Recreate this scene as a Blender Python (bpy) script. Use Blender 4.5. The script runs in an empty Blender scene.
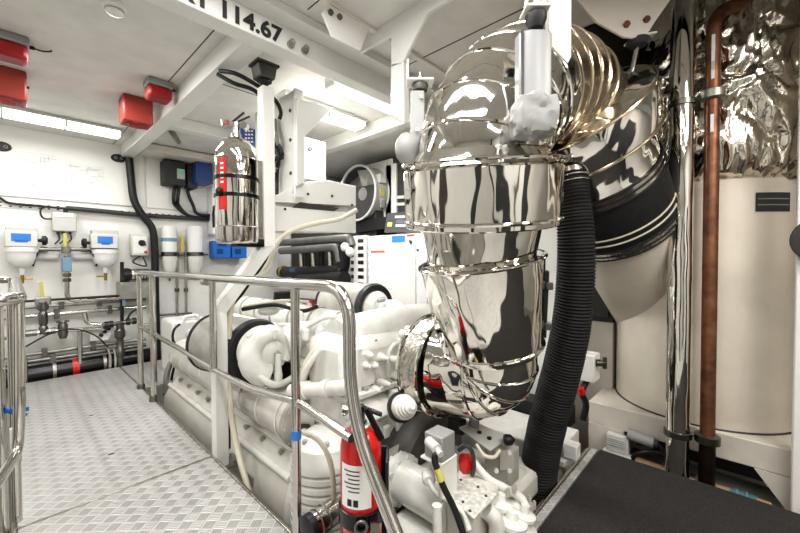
import bpy, bmesh, math, random
from mathutils import Vector, Matrix, noise
random.seed(7)
SC = bpy.context.scene
COL = SC.collection
PI = math.pi
V = Vector
# ---------------------------------------------------------------- camera model (pixel of the 800x533 frame -> point of the room)
FPX, YAW, PITCH, ROLL, EYE = 367.0, math.radians(43.3), math.radians(1.24), math.radians(-0.157), 1.3
cy_, sy_, cp_, sp_ = math.cos(YAW), math.sin(YAW), math.cos(PITCH), math.sin(PITCH)
FWD = V((cy_*cp_, sy_*cp_, -sp_)); R0 = V((sy_, -cy_, 0)); U0 = V((cy_*sp_, sy_*sp_, cp_))
RGT = R0*math.cos(ROLL)+U0*math.sin(ROLL); UPV = -R0*math.sin(ROLL)+U0*math.cos(ROLL)
def at(px, py, X=None, Y=None, Z=None, d=None):
    v = FWD+RGT*((px-400)/FPX)-UPV*((py-266.5)/FPX)
    t = X/v.x if X is not None else Y/v.y if Y is not None else (Z-EYE)/v.z if Z is not None else d
    return V((v.x*t, v.y*t, EYE+v.z*t))
cam = bpy.data.cameras.new('camera'); camo = bpy.data.objects.new('camera', cam); COL.objects.link(camo)
cam.sensor_width = 36; cam.lens = FPX*36/800; cam.clip_start = .05; cam.clip_end = 60
mw = Matrix((RGT, UPV, -FWD)).transposed().to_4x4(); mw.translation = V((0, 0, EYE)); camo.matrix_world = mw
SC.camera = camo
SC.view_settings.view_transform = 'Standard'; SC.view_settings.look = 'Medium High Contrast'; SC.view_settings.exposure = -.14
# ---------------------------------------------------------------- materials
MAT = {}
def srgb(c):
    return tuple((x/12.92 if x <= .04045 else ((x+.055)/1.055)**2.4) for x in (c[0]/255, c[1]/255, c[2]/255))+(1,)
def mat(name, rgb, rough=.5, metal=0., bump=0., bscale=30., var=0., vscale=6., emit=0., coat=0., stretch=None, detail=3., bdist=.02):
    m = bpy.data.materials.new(name); m.use_nodes = True; MAT[name] = m
    nt = m.node_tree; b = nt.nodes['Principled BSDF']; c = srgb(rgb)
    b.inputs['Base Color'].default_value = c; b.inputs['Roughness'].default_value = rough; b.inputs['Metallic'].default_value = metal
    if coat: b.inputs['Coat Weight'].default_value = coat
    if emit: b.inputs['Emission Color'].default_value = c; b.inputs['Emission Strength'].default_value = emit
    tc = nt.nodes.new('ShaderNodeTexCoord'); src = tc.outputs['Object']
    if stretch:
        mp = nt.nodes.new('ShaderNodeMapping'); mp.inputs['Scale'].default_value = stretch; nt.links.new(src, mp.inputs[0]); src = mp.outputs[0]
    if var:
        n = nt.nodes.new('ShaderNodeTexNoise'); n.inputs['Scale'].default_value = vscale; n.inputs['Detail'].default_value = 5
        nt.links.new(src, n.inputs['Vector'])
        r = nt.nodes.new('ShaderNodeMapRange'); r.inputs['From Min'].default_value = .3; r.inputs['From Max'].default_value = .7
        r.inputs['To Min'].default_value = 1-var; r.inputs['To Max'].default_value = 1+var*.3
        nt.links.new(n.outputs['Fac'], r.inputs['Value'])
        mx = nt.nodes.new('ShaderNodeMix'); mx.data_type = 'RGBA'; mx.blend_type = 'MULTIPLY'; mx.inputs[0].default_value = 1
        mx.inputs[6].default_value = c; nt.links.new(r.outputs[0], mx.inputs[7]); nt.links.new(mx.outputs[2], b.inputs['Base Color'])
    if bump:
        n2 = nt.nodes.new('ShaderNodeTexNoise'); n2.inputs['Scale'].default_value = bscale; n2.inputs['Detail'].default_value = detail
        nt.links.new(src, n2.inputs['Vector'])
        bp = nt.nodes.new('ShaderNodeBump'); bp.inputs['Strength'].default_value = bump; bp.inputs['Distance'].default_value = bdist
        nt.links.new(n2.outputs['Fac'], bp.inputs['Height']); nt.links.new(bp.outputs[0], b.inputs['Normal'])
    return m
mat('white_wall', (236, 235, 231), .35, bump=.03, bscale=4, var=.04, vscale=2)
mat('ceiling_grey', (226, 224, 220), .55, bump=.05, bscale=60, var=.10, vscale=5)
mat('ceiling_cream', (228, 222, 214), .5, bump=.04, bscale=50, var=.06, vscale=4)
mat('beam_white', (234, 233, 229), .3, var=.03, vscale=3)
mat('engine_white', (230, 229, 223), .3, bump=.10, bscale=35, var=.14, vscale=9, coat=.25)
mat('engine_grey', (176, 174, 166), .4, bump=.10, bscale=35, var=.2, vscale=8)
mat('engine_dirty', (216, 213, 204), .35, bump=.06, bscale=25, var=.12, vscale=5, coat=.2)
mat('plate_speckle', (220, 218, 210), .4, var=.45, vscale=45)
mat('cast_dark', (92, 90, 86), .5, metal=.3, bump=.1, bscale=20, var=.3, vscale=6)
mat('chrome', (224, 221, 214), .06, metal=1, bump=.5, bscale=2.2, detail=1.6, stretch=(2.4, 2.4, 1.0), bdist=.055)
mat('chrome_warm', (216, 202, 180), .17, metal=1, bump=.05, bscale=3, detail=1.5)
mat('chrome_dull', (196, 192, 184), .22, metal=1, bump=.5, bscale=26)
mat('steel', (206, 203, 198), .16, metal=1, var=.08, vscale=20)
mat('steel_dark', (128, 126, 120), .3, metal=1, var=.2, vscale=10)
mat('steel_brushed', (196, 191, 184), .26, metal=1, var=.12, vscale=9, stretch=(1, 1, .15))
mat('galv', (168, 166, 160), .4, metal=.8, var=.2, vscale=12)
mat('copper', (146, 104, 80), .42, metal=.7, var=.5, vscale=14, bump=.05, bscale=20)
mat('copper_dark', (66, 52, 44), .35, metal=.8, var=.4, vscale=9)
mat('black', (28, 28, 28), .45, bump=.04, bscale=60)
mat('black_gloss', (22, 22, 23), .25)
mat('rubber', (58, 58, 59), .5, var=.25, vscale=14)
mat('mat_black', (56, 53, 51), .92, bump=.7, bscale=160, var=.5, vscale=120)
mat('hose_black', (32, 31, 31), .75, bump=.15, bscale=90, var=.35, vscale=30)
mat('pipe_grey', (112, 111, 108), .4, var=.2)
mat('graphite', (62, 63, 64), .5, var=.12)
mat('dark_insul', (46, 44, 42), .6, bump=.5, bscale=9, var=.5, vscale=5)
mat('grey', (150, 150, 148), .45, var=.06)
mat('canister_grey', (150, 150, 150), .42, metal=.25)
mat('grey_light', (196, 196, 192), .45, var=.04)
mat('grey_pale', (212, 211, 206), .4, var=.04)
mat('red', (196, 30, 22), .25, coat=.5)
mat('red_alarm', (152, 62, 52), .4, bump=.05, bscale=80)
mat('red_lens', (146, 26, 28), .4)
mat('orange', (206, 66, 34), .4)
mat('blue_box', (58, 88, 152), .35, coat=.2)
mat('blue_deep', (40, 62, 120), .35)
mat('blue_label', (54, 128, 206), .5)
mat('blue_bright', (32, 112, 190), .4)
mat('blue_valve', (120, 154, 172), .45, var=.1)
mat('yellow', (200, 190, 104), .45)
mat('brass', (176, 148, 76), .3, metal=1)
mat('cream_hose', (214, 208, 190), .4, var=.1)
mat('silencer_white', (216, 208, 194), .55, bump=.10, bscale=70, var=.13, vscale=3)
mat('pedestal_white', (214, 208, 198), .5, var=.12, vscale=5)
mat('paper', (228, 228, 226), .6)
mat('paper_line', (165, 166, 168), .6)
mat('ink', (84, 84, 84), .7)
mat('letter_black', (48, 48, 47), .5)
mat('light_diffuser', (255, 252, 244), .5, emit=3.2)
mat('display_green', (120, 200, 150), .4, emit=.15)
mat('screen_grey', (96, 100, 104), .3)
mat('sticker_white', (236, 236, 232), .5)
mat('tan_lagging', (172, 144, 116), .7, var=.25, vscale=30)
mat('teal_tape', (74, 116, 126), .7)
mat('bilge', (150, 148, 142), .5, var=.25, vscale=3)
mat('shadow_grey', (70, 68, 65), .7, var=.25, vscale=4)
mat('foil', (224, 218, 206), .16, metal=1, bump=.35, bscale=5, detail=4, stretch=(1, 2.2, .8))
mat('dust_grey', (120, 118, 114), .7)
def tread():
    m = bpy.data.materials.new('tread_plate'); m.use_nodes = True; MAT['tread_plate'] = m
    nt = m.node_tree; b = nt.nodes['Principled BSDF']; L = nt.links.new
    def mth(op, a, c=None):
        n = nt.nodes.new('ShaderNodeMath'); n.operation = op
        for i, x in enumerate((a, c)):
            if x is None: continue
            if isinstance(x, (int, float)): n.inputs[i].default_value = x
            else: L(x, n.inputs[i])
        return n.outputs[0]
    g = nt.nodes.new('ShaderNodeNewGeometry'); s = nt.nodes.new('ShaderNodeSeparateXYZ'); L(g.outputs['Position'], s.inputs[0])
    S = .050
    u = mth('DIVIDE', mth('ADD', mth('MULTIPLY', s.outputs[0], .62), mth('MULTIPLY', s.outputs[1], .62)), S)
    v = mth('DIVIDE', mth('SUBTRACT', mth('MULTIPLY', s.outputs[0], .62), mth('MULTIPLY', s.outputs[1], .62)), S)
    par = mth('MODULO', mth('ADD', mth('FLOOR', u), mth('ADD', mth('FLOOR', v), 2000)), 2)
    fu, fv = mth('FRACT', mth('ADD', u, 1000)), mth('FRACT', mth('ADD', v, 1000))
    def cell(a, c):   # five bars lying along a, stacked along c
        bars = mth('POWER', mth('ABSOLUTE', mth('SINE', mth('MULTIPLY', c, PI*5))), .7)
        ends = mth('MULTIPLY', mth('GREATER_THAN', a, .1), mth('LESS_THAN', a, .9))
        return mth('MULTIPLY', bars, ends)
    A, B = cell(fu, fv), cell(fv, fu)
    h = mth('ADD', mth('MULTIPLY', A, par), mth('MULTIPLY', B, mth('SUBTRACT', 1, par)))
    nz = nt.nodes.new('ShaderNodeTexNoise'); nz.inputs['Scale'].default_value = 3.5; nz.inputs['Detail'].default_value = 6; L(g.outputs['Position'], nz.inputs['Vector'])
    def inside(a): return mth('MULTIPLY', mth('GREATER_THAN', a, .09), mth('LESS_THAN', a, .91))
    ins = mth('MULTIPLY', inside(fu), inside(fv))
    val = mth('SUBTRACT', .58, mth('MULTIPLY', ins, mth('ADD', mth('MULTIPLY', par, .06), mth('MULTIPLY', mth('SUBTRACT', 1, h), .34))))
    val = mth('MULTIPLY', val, mth('ADD', .82, mth('MULTIPLY', nz.outputs['Fac'], .36)))
    cb = nt.nodes.new('ShaderNodeCombineColor')
    L(val, cb.inputs[0]); L(mth('MULTIPLY', val, .985), cb.inputs[1]); L(mth('MULTIPLY', val, .955), cb.inputs[2])
    L(cb.outputs[0], b.inputs['Base Color']); b.inputs['Metallic'].default_value = .35; b.inputs['Roughness'].default_value = .38
    bp = nt.nodes.new('ShaderNodeBump'); bp.inputs['Strength'].default_value = .6; bp.inputs['Distance'].default_value = .003
    L(h, bp.inputs['Height']); L(bp.outputs[0], b.inputs['Normal'])
tread()
# ---------------------------------------------------------------- mesh helpers
def frame(z, hint=None):
    z = V(z).normalized(); h = hint or (V((0, 0, 1)) if abs(z.z) < .9 else V((1, 0, 0)))
    x = h.cross(z).normalized(); return x, z.cross(x), z
class MB:
    def __init__(s): s.v = []; s.f = []
    def add(s, vs, fs):
        n = len(s.v); s.v += [V(q) for q in vs]; s.f += [tuple(i+n for i in f) for f in fs]; return s
    def box(s, lo, hi):
        (a, b, c), (d, e, f) = lo, hi
        a, d = min(a, d), max(a, d); b, e = min(b, e), max(b, e); c, f = min(c, f), max(c, f)
        return s.add([(a,b,c),(d,b,c),(d,e,c),(a,e,c),(a,b,f),(d,b,f),(d,e,f),(a,e,f)], [(3,2,1,0),(4,5,6,7),(0,1,5,4),(1,2,6,5),(2,3,7,6),(3,0,4,7)])
    def obox(s, c, size, x=(1,0,0), z=(0,0,1)):
        x = V(x).normalized(); z = V(z); z = (z-x*z.dot(x)).normalized(); y = z.cross(x); c = V(c); h = [q/2 for q in size]
        vs = [c+x*(i*h[0])+y*(j*h[1])+z*(k*h[2]) for k in (-1,1) for i, j in ((-1,-1),(1,-1),(1,1),(-1,1))]
        return s.add(vs, [(3,2,1,0),(4,5,6,7),(0,1,5,4),(1,2,6,5),(2,3,7,6),(3,0,4,7)])
    def prism(s, pts, off):
        n = len(pts); off = V(off); pts = [V(p) for p in pts]
        nr = sum(((pts[i]-pts[0]).cross(pts[(i+1) % n]-pts[0]) for i in range(n)), V())
        if nr.dot(off) < 0: pts = pts[::-1]
        return s.add(pts+[p+off for p in pts], [tuple(range(n))[::-1], tuple(range(n, 2*n))]+[(i, (i+1) % n, (i+1) % n+n, i+n) for i in range(n)])
    def sweep(s, pts, r, seg=14, caps=True, closed=False):
        pts = [V(p) for p in pts]; n = len(pts); rs = r if isinstance(r, (list, tuple)) else [r]*n
        t = []
        for i in range(n):
            a = pts[(i-1) % n] if (i or closed) else pts[0]; b = pts[(i+1) % n] if (i < n-1 or closed) else pts[-1]
            t.append((b-a).normalized() if (b-a).length > 1e-9 else V((0, 0, 1)))
        x, y, _ = frame(t[0]); vs = []
        for i in range(n):
            x = (x-t[i]*x.dot(t[i])).normalized(); y = t[i].cross(x)
            vs += [pts[i]+(x*math.cos(2*PI*k/seg)+y*math.sin(2*PI*k/seg))*rs[i] for k in range(seg)]
        fs = []
        for i in range(n if closed else n-1):
            j = (i+1) % n
            fs += [(i*seg+k, i*seg+(k+1) % seg, j*seg+(k+1) % seg, j*seg+k) for k in range(seg)]
        if caps and not closed: fs += [tuple(range(seg))[::-1], tuple(range((n-1)*seg, n*seg))]
        return s.add(vs, fs)
    def cyl(s, a, b, r, seg=20, r2=None): return s.sweep([a, b], [r, r if r2 is None else r2], seg)
    def lathe(s, o, d, prof, seg=32, caps=True):
        x, y, z = frame(d); o = V(o); n = len(prof)
        vs = [o+z*h+(x*math.cos(2*PI*k/seg)+y*math.sin(2*PI*k/seg))*max(r, 1e-4) for r, h in prof for k in range(seg)]
        fs = [(i*seg+k, i*seg+(k+1) % seg, (i+1)*seg+(k+1) % seg, (i+1)*seg+k) for i in range(n-1) for k in range(seg)]
        if caps: fs += [tuple(range(seg))[::-1], tuple(range((n-1)*seg, n*seg))]
        return s.add(vs, fs)
    def ring(s, c, d, R, r, seg=40, q=8):
        x, y, z = frame(d); c = V(c)
        return s.sweep([c+(x*math.cos(2*PI*k/seg)+y*math.sin(2*PI*k/seg))*R for k in range(seg)], r, q, closed=True)
    def ball(s, c, r, sc=(1, 1, 1), seg=20, f=None):
        c = V(c); m = seg//2; vs = []
        for i in range(m+1):
            th = PI*i/m
            for k in range(seg):
                n = V((math.sin(th)*math.cos(2*PI*k/seg), math.sin(th)*math.sin(2*PI*k/seg), math.cos(th)))
                q = 1+(f(n) if f else 0); vs.append(c+V((n.x*sc[0], n.y*sc[1], n.z*sc[2]))*(r*q))
        return s.add(vs, [((i+1)*seg+k, (i+1)*seg+(k+1) % seg, i*seg+(k+1) % seg, i*seg+k) for i in range(m) for k in range(seg)])
    def bolts(s, pts, d, r=.009, h=.008):
        for p in pts: p = V(p); s.cyl(p, p+V(d).normalized()*h, r, 6)
        return s
    def done(s, name, m, parent=None, bevel=0., smooth=38, sub=0):
        me = bpy.data.meshes.new(name); o = bpy.data.objects.new(name, me); COL.objects.link(o)
        org = V()
        if parent is None:
            xs = [q.x for q in s.v]; ys = [q.y for q in s.v]; zs = [q.z for q in s.v]
            org = V(((min(xs)+max(xs))/2, (min(ys)+max(ys))/2, min(zs))); o.location = org
        else:
            p = parent
            while p is not None: org = org+p.location; p = p.parent
            o.parent = parent
        me.from_pydata([tuple(q-org) for q in s.v], [], s.f)
        bm = bmesh.new(); bm.from_mesh(me); bmesh.ops.remove_doubles(bm, verts=bm.verts, dist=1e-5)
        bmesh.ops.recalc_face_normals(bm, faces=bm.faces); bm.to_mesh(me); bm.free()
        me.materials.append(MAT[m])
        if smooth:
            for p in me.polygons: p.use_smooth = True
            me.set_sharp_from_angle(angle=math.radians(smooth))
        if bevel:
            md = o.modifiers.new('edge', 'BEVEL'); md.width = bevel; md.segments = 2; md.limit_method = 'ANGLE'; md.angle_limit = math.radians(40)
        return o
def fillet(pts, r, n=6):
    pts = [V(p) for p in pts]; out = [pts[0]]
    for i in range(1, len(pts)-1):
        a, b, c = pts[i-1], pts[i], pts[i+1]; q = r[i-1] if isinstance(r, (list, tuple)) else r
        k = min(q, (a-b).length*.48, (c-b).length*.48); p0 = b+(a-b).normalized()*k; p1 = b+(c-b).normalized()*k
        for j in range(n+1):
            t = j/n; out.append(p0*(1-t)**2+b*2*t*(1-t)+p1*t*t)
    out.append(pts[-1]); return out
def spline(pts, n=8):
    pts = [V(p) for p in pts]; P = [pts[0]*2-pts[1]]+pts+[pts[-1]*2-pts[-2]]; out = []
    for i in range(1, len(P)-2):
        a, b, c, d = P[i-1:i+3]
        for j in range(n):
            t = j/n; out.append(.5*((2*b)+(c-a)*t+(2*a-5*b+4*c-d)*t*t+(3*b-a-3*c+d)*t**3))
    out.append(pts[-1]); return out
def tag(o, label=None, cat=None, group=None, kind=None):
    if label: o['label'] = label
    if cat: o['category'] = cat
    if group: o['group'] = group
    if kind: o['kind'] = kind
    return o
def thing(name, label, cat, loc=(0, 0, 0), group=None):
    o = bpy.data.objects.new(name, None); COL.objects.link(o); o.location = V(loc); o.empty_display_size = .05
    return tag(o, label, cat, group)
def dup(root, loc, label, rotz=0., scale=1., group=None):
    kids = {}
    for o in list(COL.objects): kids.setdefault(o.parent, []).append(o)
    def cp(o, par):
        c = o.copy(); COL.objects.link(c); c.parent = par
        for k in kids.get(o, []): cp(k, c)
        return c
    r = cp(root, None); r.location = V(loc); r.rotation_euler = (0, 0, rotz); r.scale = (scale,)*3; r['label'] = label
    if group: r['group'] = group
    return r
def struct(name, mb, m, bevel=0., smooth=38): return tag(mb.done(name, m, None, bevel, smooth), kind='structure')
def text(name, body, size, m, origin, x, y, parent, ext=.001, bold=0., fit=None):
    cu = bpy.data.curves.new(name, 'FONT'); cu.body = body; cu.size = size; cu.extrude = ext; cu.offset = bold; cu.resolution_u = 3
    t = bpy.data.objects.new(name, cu); COL.objects.link(t); dg = bpy.context.evaluated_depsgraph_get(); dg.update()
    me = bpy.data.meshes.new_from_object(t.evaluated_get(dg)); bpy.data.objects.remove(t); bpy.data.curves.remove(cu)
    o = bpy.data.objects.new(name, me); COL.objects.link(o); x = V(x).normalized(); y = V(y).normalized(); z = x.cross(y); org = V()
    if fit:
        xs = [q.co.x for q in me.vertices]; ys = [q.co.y for q in me.vertices]; a, b, c, d = min(xs), max(xs), min(ys), max(ys)
        for q in me.vertices: q.co.x = (q.co.x-a)/(b-a)*fit[0]; q.co.y = (q.co.y-c)/(d-c)*fit[1]
    p = parent
    while p is not None: org = org+p.location; p = p.parent
    M4 = Matrix((x, y, z)).transposed().to_4x4(); M4.translation = V(origin)-org; me.transform(M4)
    me.materials.clear(); me.materials.append(MAT[m]); o.parent = parent; return o
XX, YY, ZZ = V((1, 0, 0)), V((0, 1, 0)), V((0, 0, 1))
# ================================================================ SETTING
CEIL = 2.74; WY = 5.8
struct('floor', MB().box((-2.2, -2.6, -1.1), (5.4, 5.9, -1.0)), 'bilge')
struct('ceiling', MB().box((-2.2, -2.6, CEIL), (2.5, 1.88, CEIL+.1)).box((-2.2, 1.88, CEIL), (5.4, 5.9, CEIL+.1)).box((2.5, -2.6, 3.08), (5.4, 1.9, 3.18)).box((2.48, -2.6, CEIL), (2.5, 1.9, 3.1)).box((2.5, 1.88, CEIL), (5.4, 1.9, 3.1)), 'ceiling_grey')
struct('wall_front', MB().box((-2.2, WY, -1.0), (5.4, WY+.1, CEIL)), 'white_wall')
struct('wall_left', MB().box((-2.3, -2.6, -1.0), (-2.2, WY, CEIL)), 'white_wall')
struct('wall_rear', MB().box((-2.2, -2.7, -1.0), (5.4, -2.6, CEIL)), 'white_wall')
struct('wall_back', MB().box((5.3, -2.6, -1.0), (5.4, WY, CEIL)), 'white_wall')
# partition that closes the silencer recess on the viewer's right
struct('wall_right', MB().box((2.86, -.55, -1.0), (5.3, -.43, 3.08)), 'pedestal_white')
struct('trim_1', MB().box((2.80, -.27, -.9), (2.86, -.19, 3.0)), 'white_wall', .006)
# upper lining panels of the front wall and their seams
struct('trim_2', MB().box((-1.2, WY-.02, 1.985), (1.23, WY, CEIL)), 'white_wall', .003)
struct('trim_3', MB().box((1.25, WY-.02, 1.985), (3.4, WY, CEIL)), 'white_wall', .003)
m = MB().box((-1.2, WY-.012, 1.86), (3.0, WY, 1.93))
struct('trim_4', m, 'white_wall')
m = MB()
for i in range(40):
    x = -.3+i*.075
    for z in (1.877, 1.912): m.box((x, WY-.016, z-.006), (x+.022, WY-.01, z+.006))
tag(m.done('slot_strip', 'shadow_grey'), 'punched strip of short dark slots running along the white wall under its upper panels', 'strip')
# unseen dark door and pilaster shapes behind the camera, added for contrast in the chrome
for i, (x0, x1) in enumerate(((-.9, -.1), (1.15, 2.0))):
    d_ = struct('door_%d' % (i+1), MB().box((x0, -2.6, -.1), (x1, -2.56, 2.0)), 'graphite', .01)
    MB().cyl((x1-.1, -2.55, .95), (x1-.1, -2.50, .95), .02, 12).box((x1-.2, -2.52, .94), (x1-.08, -2.50, .96)).done('door_handle', 'steel', d_)
for i, (lo, hi) in enumerate((((-1.6, -2.6, -1), (-1.35, -2.5, 2.7)), ((.35, -2.6, -1), (.42, -2.5, 2.7)), ((-2.2, -1.2, -1), (-2.12, -.4, 2.2)), ((-2.2, 2.0, -1), (-2.12, 2.9, 2.0)), ((-2.2, 3.6, -1), (-2.1, 3.75, 2.7)))):
    struct('trim_%d' % (10+i), MB().box(lo, hi), 'shadow_grey' if i % 2 else 'graphite', .006)
# beams
bm_ = tag(MB().box((-2.2, 2.03, 2.56), (5.3, 2.15, CEIL)).done('ceiling_beam', 'beam_white', None, .006), kind='structure')
p0 = at(177, 5, Y=2.028); p1 = at(282.5, 45, Y=2.028)
text('lettering', 'RT 114.67', .158, 'letter_black', (p0.x, 2.026, 2.575), XX, ZZ, bm_, .001, .005, (p1.x-p0.x, .098))
for px, py in ((290, 45), (304, 51)):
    c = at(px, py, Y=2.03); m = MB().cyl(c, c-YY*.018, .022, 18).cyl(c-YY*.01, c-YY*.03, .009, 10)
    m.ring(c-YY*.012+V((.012, 0, .02)), YY, .016, .003, 16, 6); m.done('eye_bolt', 'galv', bm_)
struct('ceiling_beam', MB().box((.98, 2.15, 2.60), (1.11, WY, CEIL)), 'beam_white', .006)
struct('ceiling_beam', MB().box((2.62, 2.15, 2.60), (2.74, WY, CEIL)), 'beam_white', .006)
struct('ceiling_beam', MB().box((1.11, 4.2, 2.63), (2.62, 4.34, CEIL)), 'beam_white', .006)
struct('ceiling_beam', MB().box((-2.2, 1.0, 2.66), (-.2, 1.1, CEIL)), 'beam_white', .006)
# lining seams on the ceiling
m = MB()
for x0, x1, y0, y1 in ((.9, .906, 2.15, 5.8), (1.11, 2.62, 3.15, 3.156), (1.2, 1.206, -2, 1.86), (2.05, 2.056, -2, 1.86)): m.box((x0, y0, CEIL-.003), (x1, y1, CEIL+.01))
struct('trim_5', m, 'shadow_grey')
struct('trim_6', MB().box((1.2, 1.70, CEIL-.02), (2.5, 1.74, CEIL)), 'ceiling_cream', .003)
struct('trim_7', MB().box((-2.2, 1.91, 2.692), (5.3, 2.03, CEIL)), 'beam_white', .003)

# ---------------------------------------------------------------- lamps (fixtures with light tubes)
def fitting(name, label, a, b, w, segs):
    a, b = V(a), V(b); ax = (b-a).normalized(); L = (b-a).length; side = ax.cross(ZZ)
    r = thing(name, label, 'light', (a+b)/2)
    MB().obox((a+b)/2+ZZ*.035, (L, w, .03), ax).done('housing', 'grey_pale', r, .004)
    n = segs; g = .012; l = (L-.05-g*(n-1))/n
    for i in range(n):
        c = a+ax*(.025+l/2+i*(l+g))
        prof = [(-w*.42, .02), (-w*.40, -.015), (-w*.25, -.035), (w*.25, -.035), (w*.40, -.015), (w*.42, .02)]
        MB().prism([c-ax*l/2+side*u+ZZ*z for u, z in prof], ax*l).done('diffuser', 'light_diffuser', r)
    for q, sgn in ((a, 1), (b, -1)):
        MB().obox(q+ax*sgn*.012-ZZ*.002, (.022, w*.9, .05), ax).done('end_cap', 'grey_light', r, .004)
    for i in range(1, n):
        c = a+ax*(.025+i*(l+g)-g/2)
        MB().obox(c-ZZ*.006, (.010, w*.88, .06), ax).done('clip', 'steel_dark', r)
    return r
LZ = CEIL-.051
fitting('ceiling_light', 'long bright fluorescent ceiling light above the papers on the white wall', (-.95, 5.12, LZ), (.88, 5.12, LZ), .22, 4)
fitting('ceiling_light', 'broad glowing ceiling light behind the big lettered beam, in front of the fan', (1.62, 2.98, LZ), (2.56, 2.98, LZ), .24, 2)
fitting('ceiling_light', 'narrow glowing strip light close behind the lettered beam', (1.75, 2.42, LZ), (2.5, 2.42, LZ), .12, 1)
# ---------------------------------------------------------------- alarms and detector
def beacon(label, c):
    r = thing('alarm_beacon', label, 'alarm light', c); x, y, z = c
    MB().box((x-.09, y-.085, z-.055), (x+.09, y+.085, z)).done('base', 'grey', r, .012)
    MB().box((x-.082, y-.078, z-.15), (x+.082, y+.078, z-.052)).done('lens', 'red_lens', r, .022)
    MB().cyl((x+.09, y, z-.03), (x+.115, y, z-.03), .012, 10).done('cable_gland', 'black', r)
    m = MB().sweep(spline([(x+.115, y, z-.03), (x+.15, y+.01, z-.028), (x+.19, y+.02, z-.012), (x+.2, y+.02, z)]), .005, 8); m.done('lead', 'black', r)
def sounder(label, c):
    r = thing('alarm_sounder', label, 'alarm sounder', c); x, y, z = c
    m = MB(); m.prism([(x-.11, y-.10, z), (x+.11, y-.10, z), (x+.11, y+.10, z), (x-.11, y+.10, z)], (0, 0, -.23)); m.done('body', 'red_alarm', r, .014)
    m = MB().lathe((x, y, z-.228), -ZZ, [(.085, 0), (.085, .008), (.07, .010), (.045, .004), (.02, .012), (.001, .014)], 28); m.done('horn', 'red_lens', r)
    MB().ring((x, y, z-.237), ZZ, .055, .004, 28, 6).ring((x, y, z-.239), ZZ, .03, .004, 22, 6).done('horn_ring', 'orange', r)
    MB().cyl((x+.1, y, z-.09), (x+.125, y, z-.09), .010, 10).done('cable_gland', 'black', r)
beacon('red and grey alarm beacon on the ceiling beside the long white beam', (.85, 3.50, CEIL))
beacon('red and grey alarm beacon at the picture edge, apart from the beam', (.02, 3.48, CEIL))
sounder('red box alarm sounder next to the beam, over the wall cable bundle', (.80, 4.02, CEIL))
sounder('red box alarm sounder at the picture edge over the long ceiling light', (.00, 4.12, CEIL))
c = V((.43, 2.62, CEIL)); r = thing('smoke_detector', 'round white smoke detector on the ceiling near the lettered beam', 'smoke detector', c)
MB().lathe(c, -ZZ, [(.058, 0), (.058, .018), (.05, .026)], 28).done('base', 'sticker_white', r)
MB().lathe(c-ZZ*.026, -ZZ, [(.046, 0), (.044, .018), (.03, .028), (.012, .03)], 24).done('cap', 'sticker_white', r)
MB().ring(c-ZZ*.034, ZZ, .043, .0035, 26, 6).done('vent_ring', 'grey', r)

# ================================================================ WALKWAY
def plate(label, lo, hi):
    return tag(MB().box(lo, hi).done('walkway_plate', 'tread_plate', None, .004), label, 'floor plate')
plate('aluminium tread plate of the walkway beyond the seam, running to the piped wall', (.0, 2.552, -.012), (.885, 5.5, 0))
plate('aluminium tread plate of the walkway on this side of the seam', (.0, .76, -.012), (.885, 2.54, 0))
plate('short tread plate turning behind the far end of the handrail', (.895, 4.42, -.012), (1.75, 5.5, 0))
plate('aluminium tread plate where the viewer stands beside the black mat', (.0, -2.5, -.012), (.915, .748, 0))
tag(MB().box((.885, .76, -.07), (.90, 4.41, .006)).done('edge_trim', 'steel_brushed', None, .002), 'bright metal kick edge along the engine side of the walkway', 'edge trim')
tag(MB().box((-.018, .76, -.07), (-.002, 5.5, .006)).done('edge_trim', 'steel_brushed', None, .002), 'bright metal edge along the stairwell side of the walkway', 'edge trim')
m = MB().box((-.05, -2.5, -.14), (2.69, .74, -.02))
for y in (1.5, 3.0, 4.5): m.box((-.01, y, -.14), (.88, y+.06, -.013))
m.box((1.75, 4.6, -.14), (1.8, 5.5, -.013))
struct('floor_support', m, 'shadow_grey')
m = MB().prism([(.93, -2.5, -.018), (2.72, -2.5, -.018), (2.72, .705, -.018), (.93, .705, -.018)], (0, 0, .02)); tag(m.done('rubber_mat', 'mat_black', None, .003), 'black grit-topped mat covering the landing before the gearbox and silencer', 'mat')
tag(MB().box((1.0, .712, -.022), (2.70, .752, .005)).done('edge_strip', 'tread_plate', None, .003), 'bright chequered metal strip along the edge of the black mat', 'edge strip')
tag(MB().sweep([(1.0, .765, .004), (2.66, .765, .004)], .011, 10).done('nosing_tube', 'steel', None), 'thin steel nosing tube beside the chequered mat edge strip', 'nosing')
for px, py in ((91, 415.5), (111, 454)):
    c = at(px, py, Z=.001); m = MB().obox(c, (.03, .012, .004), (1, -.2, 0)); tag(m.done('plate_slot', 'black'), 'small dark lifting slot in the tread plate, '+('the one nearer the piped wall' if py < 430 else 'the one nearer the seam'), 'slot')
tag(MB().box((.0, 2.541, -.012), (.885, 2.551, .0035)).done('edge_trim', 'steel_brushed', None, .001), 'thin metal joint strip across the walkway between its two big tread plates', 'edge trim')
# white stairwell coaming beside the walkway
struct('trim_8', MB().box((-.16, .5, -1.0), (-.055, 2.25, -.02)), 'white_wall', .004)

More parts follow.
